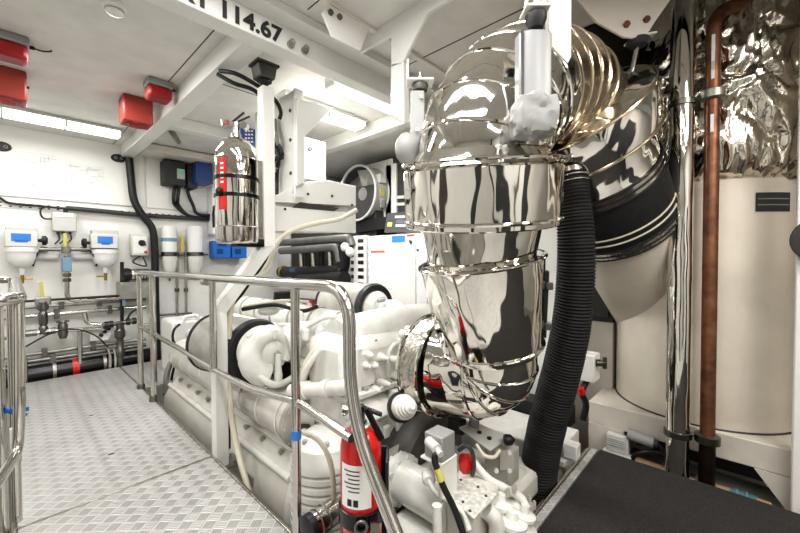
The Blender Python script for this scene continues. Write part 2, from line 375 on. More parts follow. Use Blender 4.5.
# ---------------------------------------------------------------- handrails
RX = .88; TR = .0235
r = thing('handrail', 'polished steel handrail on posts between walkway and engine', 'handrail', (RX, 2.6, 0))
def rz(px, py): return at(px, py, X=RX)
top = [V((RX, 4.42, .0)), V((RX, 4.42, 1.165)), V((RX, 1.095, 1.19)), V((RX, 1.095, .70)), V((RX, .80, .30)), V((RX, .62, .06))]
MB().sweep(fillet(top, [.10, .15, .22, .1], 8), TR+.0015, 16).done('top_rail', 'steel', r)
mid = [V((RX, 4.40, .62)), V((RX, 2.55, .60)), V((RX, 2.05, .575)), V((RX, 1.64, .625)), V((RX, 1.095, .60))]
mid = [V((RX, 4.40, .625))]+[rz(*p) for p in ((182, 350), (212, 368.5), (250, 388.5), (272, 395), (296, 401))]+[V((RX, 1.085, .615))]
MB().sweep(fillet(mid, .08, 4), .018, 14).done('mid_rail', 'steel', r)
posts = []
for px, py, nm in ((152.5, 330, 0), (213, 320, 1), (296, 400, 0)):
    y = rz(px, py).y; z0 = 0 if not nm else .60; posts.append(y)
    MB().cyl((RX, y, z0), (RX, y, 1.175), .021, 16).done('post', 'steel', r)
    if not nm: MB().lathe((RX, y, 0), ZZ, [(.036, 0), (.036, .03), (.026, .05)], 18).done('post_socket', 'steel_dark', r)
MB().lathe((RX, 4.42, 0), ZZ, [(.036, 0), (.036, .03), (.026, .05)], 18).done('post_socket', 'steel_dark', r)
MB().cyl((RX, 2.56, 1.152), (RX, 2.62, 1.152), .0262, 16).done('joint_sleeve', 'steel_brushed', r)
c = V((RX, posts[2], .50)); MB().cyl(c-ZZ*.02, c+ZZ*.02, .0225, 14).done('tape_band', 'blue_label', r)
r = thing('handrail', 'short polished steel rail across the walkway end behind the first posts', 'handrail', (1.3, 4.5, 0))
MB().sweep([(.94, 4.50, 1.16), (1.03, 4.50, 1.16)], .02, 14).done('top_rail', 'steel', r)
MB().cyl((1.02, 4.5, 0), (1.02, 4.5, 1.15), .02, 14).done('post', 'steel', r)
MB().cyl((.92, 4.5, .62), (1.02, 4.5, .62), .017, 12).done('mid_rail', 'steel', r)
# rail round the stair opening (left)
r = thing('handrail', 'polished steel guard rail turning around the stair opening', 'handrail', (-.3, 2.5, 0))
pts = [(-1.2, 2.42, 1.10), (.022, 2.42, 1.12), (.03, 4.7, 1.125), (-1.2, 4.7, 1.125)]
MB().sweep(fillet(pts, .09, 8), .030, 16).done('top_rail', 'steel', r)
a = at(18.5, 300, Y=2.47); e = at(19.5, 402, Y=2.40); f = at(18, 452, d=1.72); g = at(-6, 488, d=1.42)
MB().sweep(fillet([a, e, f, g, at(-40, 530, d=1.2)], .10, 8), .021, 16).done('stair_rail', 'steel', r)
for x, y in ((.0, 2.62), (-.045, 2.55), (.0, 4.45), (.01, 3.4), (-.12, 4.7)):
    MB().cyl((x, y, 0 if y > 2.7 else -.8), (x, y, 1.12), .02, 14).done('post', 'steel', r)
MB().sweep([(.02, 2.7, .62), (.02, 4.66, .62), (-1.2, 4.7, .62)], .016, 12).done('mid_rail', 'steel', r)
c = at(16.5, 437, d=1.71); MB().cyl(c-ZZ*.05, c+ZZ*.045, .0225, 14).done('sticker_sleeve', 'sticker_white', r)
r = thing('cable_tie', 'bright blue strip of tape knotted around the stair rail', 'tape', at(17, 409, d=1.76))
c = at(17.5, 409, d=1.76); m = MB().cyl(c-ZZ*.016, c+ZZ*.012, .0245, 14)
m.obox(c+RGT*.035+ZZ*.004-FWD*.02, (.07, .012, .018), RGT+ZZ*.1).obox(c-RGT*.03-FWD*.02, (.05, .012, .014), RGT-ZZ*.3).obox(c+RGT*.04-FWD*.02-ZZ*.012, (.05, .01, .010), RGT-ZZ*.35)
m.done('knot', 'blue_bright', r)
# ================================================================ FRONT WALL EQUIPMENT (plane Y = 5.8)
def W(px, py, off=0.): return at(px, py, Y=WY-off)
def wbox(mb, x0, y0, x1, y1, off, dep):   # box standing off..off+dep from the wall; pixel corners of its face
    p, q = W(x0, y0, off+dep), W(x1, y1, off+dep); z0 = (W(x0, y1, off+dep).z+q.z)/2; z1 = (p.z+W(x1, y0, off+dep).z)/2
    return mb.box((p.x, WY-off-dep, z0), (q.x, WY-off, z1))
# papers
def paper(label, x0, y0, x1, y1, tilt, seed):
    p = W((x0+x1)/2, (y0+y1)/2, .024); w = (W(x1, y0).x-W(x0, y0).x); h = W(x0, y0).z-W(x0, y1).z
    r = thing('drawing_sheet', label, 'paper', p-ZZ*h/2); ax = V((math.cos(tilt), 0, math.sin(tilt))); up = V((-math.sin(tilt), 0, math.cos(tilt)))
    MB().obox(p, (w, .003, h), ax, up).done('sheet', 'paper', r)
    rn = random.Random(seed); m = MB()
    for i in range(26):
        c = p-YY*.0025+ax*rn.uniform(-.42, .42)*w+up*rn.uniform(-.4, .4)*h
        if rn.random() < .6: m.obox(c, (rn.uniform(.03, .12), .001, .003), ax, up)
        else: m.obox(c, (.003, .001, rn.uniform(.02, .08)), ax, up)
    m.done('line_drawing', 'paper_line', r)
paper('white plan sheet hung slightly askew on the wall, the taller one', 21, 153, 57, 191, .04, 3)
paper('white wide plan sheet beside the taller askew sheet', 60, 164, 105, 186, .01, 5)
# oblong twin fittings
def twin(label, px, py):
    c = W(px, py, .045); r = thing('wall_fitting', label, 'wall fitting', c)
    m = MB().prism([c+V((.075*math.cos(a)*(1 if abs(math.cos(a)) < .5 else 1), 0, .05*math.sin(a))) for a in [i*PI/8 for i in range(16)]], (0, .045, 0)); m.done('body', 'black', r, .006)
    for dx in (-.03, .03): MB().ring(c+V((dx, -.002, 0)), YY, .014, .004, 16, 6).done('eyelet', 'grey', r)
twin('black oblong twin-hole fitting beside the end of the ceiling beam', 118.5, 158)
twin('black oblong twin-hole fitting at the picture edge', 1.5, 146)
# cable runs
tag(MB().sweep(spline([W(-20, 190, .04), W(0, 198, .04), W(10, 203, .04), W(40, 206, .04), W(66, 208.5, .05), W(138, 213.5, .05), W(160, 216, .05)]), .013, 10).done('cable', 'black'), 'thin black cable clipped along the punched strip of the white wall', 'cable')
tag(MB().sweep(spline([W(66, 208, .07), W(100, 211, .07), W(140, 215, .07), W(200, 219, .07), W(226, 222, .07)]), .028, 12).done('conduit', 'graphite'), 'thick dark conduit running along the white wall past the black cable bundle', 'conduit')
tag(MB().sweep(spline([W(129, 158, .10), W(131, 178, .10), W(134, 200, .12), W(143, 216, .14), W(152, 228, .14), W(154.5, 245, .14), W(155, 262, .14), W(155.5, 300, .14), W(157, 345, .14), W(158, 376, .14)], 8), .043, 14).done('cable_bundle', 'black'), 'heavy black cable bundle dropping from the ceiling beam down the white wall', 'cable')
# junction box
c = W(65, 222, .12); r = thing('junction_box', 'pale grey junction box with cable glands above the yellow-handled valve', 'junction box', c)
m = wbox(MB(), 52, 213, 77, 231.5, .03, .11); m.done('box', 'grey_light', r, .012)
wbox(MB(), 55, 212.5, 73, 217, .14, .004).done('label_strip', 'sticker_white', r)
for px in (58, 63, 70):
    a = W(px, 231, .08); MB().cyl(a, a-ZZ*.035, .014, 10).done('cable_gland', 'graphite', r)
    MB().sweep(spline([a-ZZ*.03, a-ZZ*.09+XX*.01, a-ZZ*.15-XX*.03]), .008, 8).done('lead', 'graphite', r)
a = W(52, 219, .08); MB().sweep(spline([a, a-XX*.06, W(41, 215, .08), W(41, 209, .06), W(46, 206.5, .05)]), .009, 8).done('lead', 'black', r)
a = W(65.5, 213, .08); MB().cyl(a, a+ZZ*.05, .02, 12).done('top_gland', 'black', r)
# water filters with blue labels
def fuel_filter(label, x0, y0, x1, y1, lx0, ly0, lx1, ly1, knob, bx, b0, b1, tapdir):
    c = W((x0+x1)/2, y1, .2); r = thing('fuel_filter', label, 'filter', c)
    hd_ = wbox(MB(), x0, y0+3, x1, y1, .04, .20).done('head', 'grey_pale', r, .01)
    wbox(MB(), x0+1, y0-1, x1, y0+4, .05, .16).done('lid', 'grey_light', r, .006)
    p = wbox(MB(), lx0, ly0, lx1, ly1, .24, .003); p.done('label_plate', 'blue_label', hd_)
    wbox(MB(), lx0+4, ly1-.5, lx1-3, ly1+1.2, .24, .003).done('label_tail', 'blue_label', hd_)
    k = W(knob, (y0+y1)/2+3, .16); sx = 1 if knob > x1 else -1
    MB().lathe(k-XX*sx*.05, XX*sx, [(.018, 0), (.018, .05), (.05, .055), (.052, .085), (.03, .10), (.02, .10)], 16).done('knob', 'black', r)
    zc = W(bx, b0, .14); zb = W(bx, b1, .14); h = zc.z-zb.z
    MB().lathe(V((zc.x, WY-.14, zc.z+.03)), -ZZ, [(.135, 0), (.135, .05), (.125, .055), (.118, h*.45), (.10, h*.66), (.06, h*.8), (.03, h*.84), (.02, h+.03)], 26).done('bowl', 'paper', r)
    MB().lathe(V((zc.x, WY-.14, zc.z+.035)), -ZZ, [(.13, 0), (.13, .03)], 26).done('clamp_ring', 'steel_dark', r)
    b = V((zc.x, WY-.14, zb.z-.02)); m = MB().cyl(b+ZZ*.03, b-ZZ*.07, .016, 10).cyl(b-ZZ*.02, b-ZZ*.02+XX*.085*tapdir, .010, 8); m.done('drain_tap', 'brass', r)
fuel_filter('fuel filter with blue label farther along, by the picture edge', 4, 228, 38, 247, 11, 233.5, 31, 241, 41.5, 21.5, 250, 275, 1)
fuel_filter('fuel filter with blue label beside the grey rotary switch box', 91, 231, 118.5, 248.5, 97.5, 236.5, 113, 243.5, 87, 105, 252, 273, -1)
# filter manifold between them with white ovals
r = thing('filter_manifold', 'steel crossover pipe with yellow lever valve between the two blue-labelled filters', 'pipework', W(66, 250, .12))
MB().sweep([W(36, 249.5, .15), W(96, 249.5, .15)], .021, 12).done('pipe', 'steel_dark', r)
m = MB().lathe(W(66, 249, .15)-ZZ*.05, ZZ, [(.04, 0), (.045, .03), (.045, .07), (.025, .09), (.02, .14)], 16); m.done('valve_body', 'galv', r)
a = W(65, 240, .19); MB().obox(a, (.035, .012, .15), XX, ZZ).done('valve_lever', 'yellow', r, .004)
for px in (44, 84): a = W(px, 249.5, .15); MB().cyl(a-XX*.03, a+XX*.03, .03, 12).done('union', 'steel_dark', r)
for px0, px1 in ((42, 33), (88, 96)):
    MB().sweep(spline([W(px0, 250, .16), W((px0+px1)/2, 253, .18), W(px1+1, 262, .18), W(px1, 266, .16)]), .010, 8).done('flex_hose', 'black', r)
def drum(label, px, y0, y1, rad):
    a, b = W(px, y0, .05), W(px, y1, .05); h = a.z-b.z
    tag(MB().lathe((a.x, WY-.02, b.z), ZZ, [(rad*.7, 0), (rad, .03), (rad, h-.08), (rad*.93, h-.03), (rad*.6, h)], 30).done('white_canister', 'white_wall'), label, 'canister')
for label, x0, x1 in (('flat white oval block under the crossover pipe by the far fuel filter', 36, 61), ('flat white oval block under the crossover pipe by the switch box filter', 70, 95)):
    tag(wbox(MB(), x0, 251, x1, 259.5, .01, .09).done('white_oval', 'paper', None, .035), label, 'cover')  # rounded white boxes standing off the wall
# blue-grey valve and its down-pipe
r = thing('solenoid_valve', 'blue-grey solenoid valve block on the pipe under the yellow lever', 'valve', W(67, 272, .14))
wbox(MB(), 62, 257.5, 72, 272, .10, .10).done('block', 'blue_valve', r, .01)
wbox(MB(), 64, 256, 70, 259, .12, .05).done('collar', 'steel_dark', r, .004)
pts = fillet([W(67, 250, .15), W(67, 301, .13), W(120, 298.5, .13)], .09, 6)
MB().sweep(pts, .024, 12).done('pipe', 'steel', r)
for px, py in ((67, 275), (67, 280)): a = W(px, py, .14); MB().cyl(a-ZZ*.02, a+ZZ*.02, .038, 10).done('union', 'steel_dark', r)
for px in (76, 84, 98, 104, 113): a = W(px, 300.3-(px-67)*.04, .13); MB().cyl(a-XX*.025, a+XX*.025, .034, 10).done('union', 'steel_brushed', r)
# rotary switch box
c = W(140, 256, .12); r = thing('switch_box', 'pale grey switch box with black rotary knob and red button', 'switch box', c)
wbox(MB(), 131, 234, 149, 255.5, .02, .11).done('box', 'grey_pale', r, .008)
wbox(MB(), 133, 236, 147, 253.5, .13, .004).done('front_plate', 'sticker_white', r, .003)
a = W(142, 243, .135); MB().lathe(a, -YY, [(.04, 0), (.036, .02)], 18).obox(a-YY*.03, (.085, .02, .022), (1, 0, -.8), (.8, 0, 1)).done('rotary_knob', 'black', r)
a = W(145.5, 252, .135); MB().lathe(a, -YY, [(.018, 0), (.018, .02), (.01, .026)], 14).done('push_button', 'red', r)
# pump with motor
c = W(133, 280, .2); r = thing('transfer_pump', 'small pump with black head and silver motor below the switch box', 'pump', c-ZZ*.1)
a = W(124, 275, .2); MB().lathe(a-XX*.03, XX, [(.05, 0), (.085, .02), (.085, .07), (.07, .10)], 20).done('pump_head', 'black', r)
MB().lathe(a+XX*.07, XX, [(.068, 0), (.072, .02), (.072, .18), (.06, .20)], 22).done('motor', 'steel_brushed', r)
m = MB(); [m.ring(a+XX*q, XX, .073, .004, 22, 6) for q in (.10, .13, .16, .19, .22)]; m.done('cooling_ring', 'steel_dark', r)
MB().lathe(a+XX*.265, XX, [(.06, 0), (.055, .04)], 18).done('end_cover', 'black', r)
MB().box((a.x-.05, a.y-.05, a.z-.30), (a.x+.30, a.y+.19, a.z-.09)).done('base_box', 'galv', r, .006)
MB().sweep([W(122, 262, .18), W(122, 330, .18)], .02, 10).done('pipe', 'black', r)
wbox(MB(), 122.5, 296, 125.5, 306, .2, .03).done('blue_clip', 'blue_valve', r)
MB().sweep(spline([W(140, 256, .1), W(133, 262, .16), W(146, 266, .16), W(143, 257, .1)]), .009, 8).done('lead', 'black', r)
# two slim cartridge filters
def cart(label, x0, x1, band):
    a, b = W(x0, 236, .1), W(x1, 236, .1); rad = (b.x-a.x)/2; x = (a.x+b.x)/2; z0 = W(x0, 278, .1).z; z1 = W(x0, 226, .1).z; H = z1-z0
    r = thing('cartridge_filter', label, 'filter', (x, WY-.1-rad*.2, z0)); cen = V((x, WY-.12, z0))
    MB().lathe(cen, ZZ, [(.02, 0), (rad*.5, .03), (rad*.9, .13), (rad, H*.36), (rad*.98, H*.42)], 24).done('bowl', 'grey_pale', r)
    MB().lathe(cen+ZZ*H*.43, ZZ, [(rad*1.08, 0), (rad*1.08, .05)], 24).done('clamp_ring', 'steel_dark', r)
    MB().lathe(cen+ZZ*(H*.43+.05), ZZ, [(rad, 0), (rad, H*.45), (rad*.9, H*.5)], 24).done('canister', 'paper', r)
    if band: MB().lathe(cen+ZZ*H*.70, ZZ, [(rad*1.012, 0), (rad*1.012, .05)], 24).done('paper_band', 'blue_valve', r)
    MB().lathe(cen-ZZ*.04, ZZ, [(.012, 0), (.012, .06)], 10).done('drain', 'steel_dark', r)
cart('slim white cartridge filter with a pale blue band next to the black cable bundle', 161, 176, 1)
cart('slim white cartridge filter without a band, second from the cable bundle', 187, 202, 0)
r = thing('filter_pipe', 'pair of steel drop pipes with crossbar under the slim white filters', 'pipework', W(182, 300, .1))
for px in (177, 186):
    MB().cyl(W(px, 250, .08), W(px, 322, .08), .018, 12).done('pipe', 'steel', r)
    for py in (255, 290, 318): a = W(px, py, .08); MB().cyl(a-ZZ*.025, a+ZZ*.025, .028, 10).done('union', 'steel_dark', r)
MB().cyl(W(157, 256, .09), W(208, 254.5, .09), .012, 10).done('crossbar', 'steel_dark', r)
MB().cyl(W(160, 315, .07), W(192, 313, .07), .014, 10).done('lower_bar', 'steel_dark', r)
wbox(MB(), 180.5, 236, 184, 252, .08, .03).done('valve_lever', 'yellow', r, .003)
# horizontal pipe racks low on the wall
def lowpipe(label, a, b, rad, off, m='steel', clamps=(), cat='pipe'):
    r = thing('wall_pipe', label, cat, W((a[0]+b[0])/2, (a[1]+b[1])/2, off))
    p, q = W(*a, off), W(*b, off); z = (p.z+q.z)/2; p.z = q.z = z
    MB().cyl(p, q, rad, 14).done('pipe', m, r)
    for px in clamps:
        c = W(px, 330, off); c.z = z; MB().obox(c+YY*.01, (.05, rad*2+.02, rad*2+.05)).done('clamp', 'steel_dark', r, .004)
    return r
lowpipe('long steel pipe with block clamps running low along the wall', (-40, 323), (146, 305.5), .026, .10, 'steel', (57, 110))
lowpipe('upper galvanised channel pipe above the long clamped steel pipe', (-40, 314), (146, 298), .018, .06, 'galv', (62, 100))
lowpipe('thin dark cable pipe over the galvanised channel', (-40, 304), (122, 296.5), .013, .16, 'black')
lowpipe('flat galvanised pipe with clamps above the black drain hose', (-40, 361), (146, 341), .022, .10, 'galv', (44, 93))
lowpipe('lower galvanised pipe with clamp directly over the black drain hose', (-40, 370), (146, 346), .026, .14, 'steel_dark', (52,))
h = lowpipe('fat black drain hose with a red band at the walkway end', (-40, 386), (155, 355), .10, .14, 'black_gloss', ())
a = W(75.5, 367, .14); a.z = list(h.children)[0].data.vertices[0].co.z*0+(W(-40, 386, .14).z+W(155, 355, .14).z)/2
MB().cyl(a-XX*.03, a+XX*.03, .104, 20).done('red_band', 'red', h)
for px in (54, 104): MB().cyl(V((W(px, 360, .14).x-.015, WY-.14, a.z)), V((W(px, 360, .14).x+.015, WY-.14, a.z)), .104, 20).done('hose_clip', 'galv', h)
# valve line with elbows
r = thing('valve_line', 'steel water line with yellow lever ball valve low on the wall', 'pipework', W(60, 332, .2))
pts = fillet([W(10, 335.5, .20), W(55, 330.5, .20), W(86, 329.5, .20), W(104, 329, .2)], .02, 3)
MB().sweep(pts, .024, 12).done('pipe', 'steel', r)
MB().cyl(W(80, 331, .20), W(80, 372, .20), .023, 12).done('drop_pipe', 'steel', r)
for px in (22, 28, 34, 46, 53): a = W(px, 335.5-(px-10)*.11, .20); MB().cyl(a-XX*.022, a+XX*.022, .036, 8).done('union', 'steel_dark', r)
a = W(63, 329.5, .2); MB().lathe(a-ZZ*.1, ZZ, [(.03, 0), (.045, .05), (.045, .15), (.02, .20)], 12).ring(a+ZZ*.09, ZZ, .05, .008, 18, 6).done('globe_valve', 'steel_dark', r)
a = W(43, 312, .2); MB().lathe(V((a.x, a.y, W(43, 334, .2).z)), ZZ, [(.035, 0), (.04, .07), (.028, .09), (.04, .12), (.04, .22), (.028, .25), (.05, .28), (.05, .35), (.02, .38)], 14).done('valve_stack', 'steel_dark', r)
MB().obox(W(43, 301, .2), (.13, .07, .09)).done('valve_body', 'galv', r, .012)
MB().obox(W(41.5, 290, .21), (.035, .012, .19), V((1, 0, .06)), ZZ).done('valve_lever', 'yellow', r, .003)
pts = fillet([W(84.5, 313, .18), W(86.5, 324, .2), W(106, 325, .2)], .08, 6); MB().sweep(pts, .024, 12).done('elbow_pipe', 'steel', r)
MB().sweep(spline([W(20, 350, .24), W(45, 336, .24), W(62, 330, .24), W(80, 330, .24), W(96, 336, .24), W(108, 347, .24)]), .008, 8).done('arched_cable', 'black', r)
# control placard with knobs
r = thing('control_placard', 'white slanted placard with three dark knobs', 'control panel', W(102, 340, .15))
MB().prism([W(*p, .16) for p in ((90, 327), (116, 327), (108, 340), (90, 341))], (0, .05, 0)).done('panel', 'white_wall', r)
for p in ((101, 335), (104.5, 331.5), (108.5, 328.5)): a = W(*p, .16); MB().lathe(a, -YY, [(.022, 0), (.02, .03)], 14).done('knob', 'black', r)
# valve tree
r = thing('valve_tree', 'dark upright valve tree with unions at the walkway end', 'valve', W(120, 345, .25))
a = W(120.5, 366, .25); H = W(120.5, 322, .25).z-a.z
MB().lathe(a, ZZ, [(.03, 0), (.03, .12), (.05, .13), (.05, .2), (.035, .22), (.035, .34), (.055, .36), (.055, .44), (.035, .46), (.04, H)], 16).done('body', 'steel_dark', r)
MB().cyl(W(104, 325.5, .25), W(140, 320, .25), .026, 12).done('cross_pipe', 'steel_dark', r)
for px in (106, 111, 128, 134): c = W(px, 325.4-(px-104)*.15, .25); MB().cyl(c-XX*.02, c+XX*.02, .042, 8).done('union', 'black', r)
MB().sweep(spline([W(126, 322, .26), W(131, 313, .26), W(139, 308, .26)]), .012, 8).done('hose', 'black', r)
for px in (108, 113.5): MB().sweep(spline([W(px, 348, .25), W(px+2, 356, .25), W(px+2, 372, .25)]), .018, 10).done('riser', 'steel', r)
MB().cyl(W(25, 358, .24), W(25.5, 384, .24), .02, 10).done('end_pipe', 'steel', r)
# drives and blue cabinets right of the bundle
def drive(label, x0, y0, x1, y1, sx0, sx1, off=.02, dep=.2, screen=True):
    r = thing('motor_drive', label, 'motor drive', W((x0+x1)/2, y1, off+dep))
    wbox(MB(), x0, y0, x1, y1, off, dep).done('case', 'graphite', r, .012)
    if screen:
        wbox(MB(), sx0, y0+8, sx1, y1-6, off+dep, .006).done('keypad', 'grey_light', r)
        wbox(MB(), sx0+1, y0+9, sx1-1, y0+13, off+dep+.006, .003).done('display', 'display_green', r)
    a = W((x0+x1)/2, y1, off+dep*.5)
    return r, a
r, a = drive('dark motor drive with small green display on the white wall', 164, 161, 186, 185, 177, 185)
for dx in (0, .05): MB().sweep(spline([a+XX*dx, a+XX*(dx-.02)-ZZ*.18, W(176+dx*60, 206, .08), W(190, 216, .09), W(214, 219, .09)]), .022, 10).done('cable', 'black', r)
r, a = drive('narrow black motor drive tucked against the blue cabinet', 187, 165, 198, 188, 0, 0, .02, .16, False)
MB().sweep(spline([a, a-ZZ*.06-XX*.06, W(193, 205, .1), W(198, 214, .1), W(216, 216, .1)]), .022, 10).done('cable', 'black', r)
def cabinet(label, x0, y0, x1, y1, off, dep, m='blue_box'):
    r = thing('blue_cabinet', label, 'cabinet', W((x0+x1)/2, y1, off+dep))
    wbox(MB(), x0, y0, x1, y1, off, dep).done('case', m, r, .01)
    return r
r = cabinet('tall blue wall cabinet half hidden by the steel extinguisher', 196, 146, 213, 183, .02, .30)
wbox(MB(), 198, 149, 211.5, 180, .32, .006).done('door', 'blue_box', r, .004)
a = W(210, 164, .33); MB().lathe(a, -YY, [(.012, 0), (.012, .02)], 10).done('latch', 'black', r)
# ================================================================ COLUMN, STEEL BOTTLE, OVERHEAD FRAMES
cw = .082
r = thing('support_column', 'white square column with a cranked knee beside the walkway handrail', 'column', (.937, 2.53, -.07))
A, B, C_, D_ = V((1.2, 2.37, 2.45)), V((1.2, 2.37, 1.40)), V((.937, 2.53, .96)), V((.937, 2.53, -.07))
def sq(mb, a, b, w, e0=0, e1=0):
    d = (b-a).normalized(); a = a-d*e0; b = b+d*e1; x, y, z = frame(d, YY if abs(d.y) < .9 else XX); return mb.obox((a+b)/2, (w, w, (b-a).length), x, z)
sq(MB(), A, B, cw, 0, .02).done('upper_post', 'beam_white', r, .006)
sq(MB(), B, C_, cw*.99, .02, .02).done('brace', 'beam_white', r, .006)
sq(MB(), C_, D_, cw, .02, 0).done('lower_post', 'beam_white', r, .006)
MB().box((.895, 2.46, -.085), (1.06, 2.63, -.07)).bolts([(1.02, 2.49, -.07), (1.02, 2.60, -.07)], ZZ, .012, .014).done('foot_plate', 'galv', r)
c = V((1.19, 2.37, 2.45)); r = thing('vibration_mount', 'dark green-grey anti-vibration mount on top of the cranked white column', 'mount', c)
MB().box((c.x-.075, c.y-.07, 2.585), (c.x+.075, c.y+.07, 2.6)).done('top_plate', 'cast_dark', r)
MB().prism([(c.x-.065, c.y-.06, 2.585), (c.x+.065, c.y-.06, 2.585), (c.x+.05, c.y-.06, 2.50), (c.x-.05, c.y-.06, 2.50)], (0, .12, 0)).done('housing', 'cast_dark', r, .008)
MB().lathe((c.x, c.y, 2.50), -ZZ, [(.045, 0), (.05, .012), (.03, .024), (.018, .05)], 18).done('rubber_boot', 'black', r)
tag(MB().sweep(spline([(1.0, 2.62, 2.58), (1.05, 2.5, 2.54), (1.13, 2.45, 2.50), (1.21, 2.44, 2.47), (1.32, 2.46, 2.43), (1.38, 2.5, 2.38), (1.38, 2.52, 2.33)]), .014, 10).done('cable', 'black'), 'black cable looping past the mount on top of the column', 'cable')
tag(MB().sweep(spline([(1.0, 2.66, 2.57), (1.07, 2.56, 2.50), (1.15, 2.5, 2.475), (1.2, 2.47, 2.44), (1.262, 2.43, 2.36), (1.262, 2.43, 2.0), (1.262, 2.43, 1.42), (1.12, 2.53, 1.10), (1.02, 2.57, .92), (1.005, 2.57, .5), (1.005, 2.57, .0)], 6), .014, 10).done('cable', 'black'), 'black cable running down the side of the cranked white column', 'cable')
# cream hose
hp = [at(357, 210, d=2.9), at(340, 219, d=2.85), at(318, 223, d=2.8), at(296, 229, d=2.75), at(281, 238, d=2.7), at(273, 252, d=2.65), at(268, 268, d=2.6), at(258, 277, d=2.55), at(245, 283, d=2.52), at(236, 293, d=2.48), at(231, 310, d=2.47), at(229, 340, d=2.47), at(229, 380, d=2.47), at(232, 420, d=2.4), at(240, 460, d=2.3), at(248, 490, d=2.2), at(254, 530, d=2.1)]
r = thing('cream_hose', 'cream plastic hose curving from the white overhead frame down along the column', 'hose', hp[-1])
MB().sweep(spline(hp, 6), .018, 12).done('tube', 'cream_hose', r)
for k in (9, 11): MB().cyl(hp[k]-ZZ*.008, hp[k]+ZZ*.008, .021, 12).done('tie_band', 'graphite', r)
# steel extinguisher bottle
bc = V((1.0, 2.37, 1.40)); tc = (V((0, 0, 0))-V((bc.x, bc.y, 0))).normalized(); lf = V((-tc.y, tc.x, 0))*-1
if lf.dot(RGT) > 0: lf = -lf
def patch(mb, c, rad, a0, a1, z0, z1, n=10):   # curved label; 0 = towards the walkway viewer, + = to the left
    vs = []; lf_ = (lf-tc*lf.dot(tc)).normalized()
    for i in range(n+1):
        a = math.radians(a0+(a1-a0)*i/n); d = tc*math.cos(a)+lf_*math.sin(a)
        vs += [V((c.x, c.y, z0))+d*rad, V((c.x, c.y, z1))+d*rad]
    return mb.add(vs, [(2*i, 2*i+1, 2*i+3, 2*i+2) for i in range(n)])
r = thing('steel_extinguisher', 'tall polished stainless extinguisher cylinder strapped to the cranked white column', 'fire extinguisher', bc)
R_ = .129
MB().lathe(bc, ZZ, [(.06, .01), (R_*.94, 0), (R_, .012), (R_, .10)], 40).done('base_band', 'steel', r)
MB().lathe(bc, ZZ, [(R_*.985, .10), (R_, .104), (R_, .525), (R_*.985, .56), (R_*.86, .612), (R_*.58, .65), (R_*.32, .668), (R_*.22, .672)], 40).done('cylinder_body', 'chrome', r)
m = MB()
for h in (.102, .527): m.ring(bc+ZZ*h, ZZ, R_, .0035, 40, 6)
m.done('weld_ring', 'steel_brushed', r)
MB().lathe(bc+ZZ*.665, ZZ, [(.032, 0), (.03, .03), (.022, .035), (.022, .07), (.028, .075), (.026, .10), (.01, .11)], 18).done('valve_neck', 'steel', r)
nz = bc+ZZ*.745
MB().cyl(nz-RGT*.075, nz+RGT*.06, .012, 12).sweep(spline([nz-RGT*.06, nz-RGT*.085+ZZ*.0, nz-RGT*.095+ZZ*.04]), .008, 8).done('valve_arm', 'steel_brushed', r)
MB().cyl(nz-RGT*.062+ZZ*.0, nz-RGT*.062+ZZ*.035, .013, 10).done('safety_tag', 'red_alarm', r)
MB().obox(nz+ZZ*.055+RGT*.012, (.10, .018, .008), RGT+ZZ*.8, ZZ).obox(nz+ZZ*.045+RGT*.05, (.08, .016, .008), RGT+ZZ*.45, ZZ).done('squeeze_handle', 'graphite', r, .002)
MB().lathe(nz+RGT*.055, -FWD, [(.022, -.02), (.022, .02)], 16).done('gauge', 'steel', r)
patch(MB(), bc, R_+.0015, 26, 52, bc.z+.20, bc.z+.515).done('label_band', 'red', r)
m = MB()
for k in range(5): patch(m, bc, R_+.003, 34, 44, bc.z+.36+k*.028, bc.z+.372+k*.028, 3)
m.done('label_lettering', 'sticker_white', r)
for h in (.295, .405):
    MB().lathe(bc+ZZ*(h-.012), ZZ, [(R_+.002, 0), (R_+.006, .002), (R_+.006, .022), (R_+.002, .024)], 40, False).done('strap', 'black_gloss', r)
MB().obox(bc+ZZ*.30+V((.142, 0, 0)), (.03, .05, .5), XX).done('back_plate', 'galv', r, .004)
MB().box((bc.x-.02, bc.y-.05, bc.z-.022), (bc.x+.155, bc.y+.05, bc.z-.001)).box((bc.x+.10, bc.y-.05, bc.z-.02), (bc.x+.155, bc.y+.05, bc.z+.03)).done('foot_bracket', 'black', r, .004)
MB().sweep(spline([bc+ZZ*.25-RGT*.13+tc*.03, bc+ZZ*.20-RGT*.15+tc*.02, bc+ZZ*.10-RGT*.15+tc*.02]), .008, 8).done('strap_tail', 'black', r)
MB().ball(bc+ZZ*.31+tc*.10+lf*.10, .02, (1, 1, 1.3), 12).done('buckle', 'black', r)

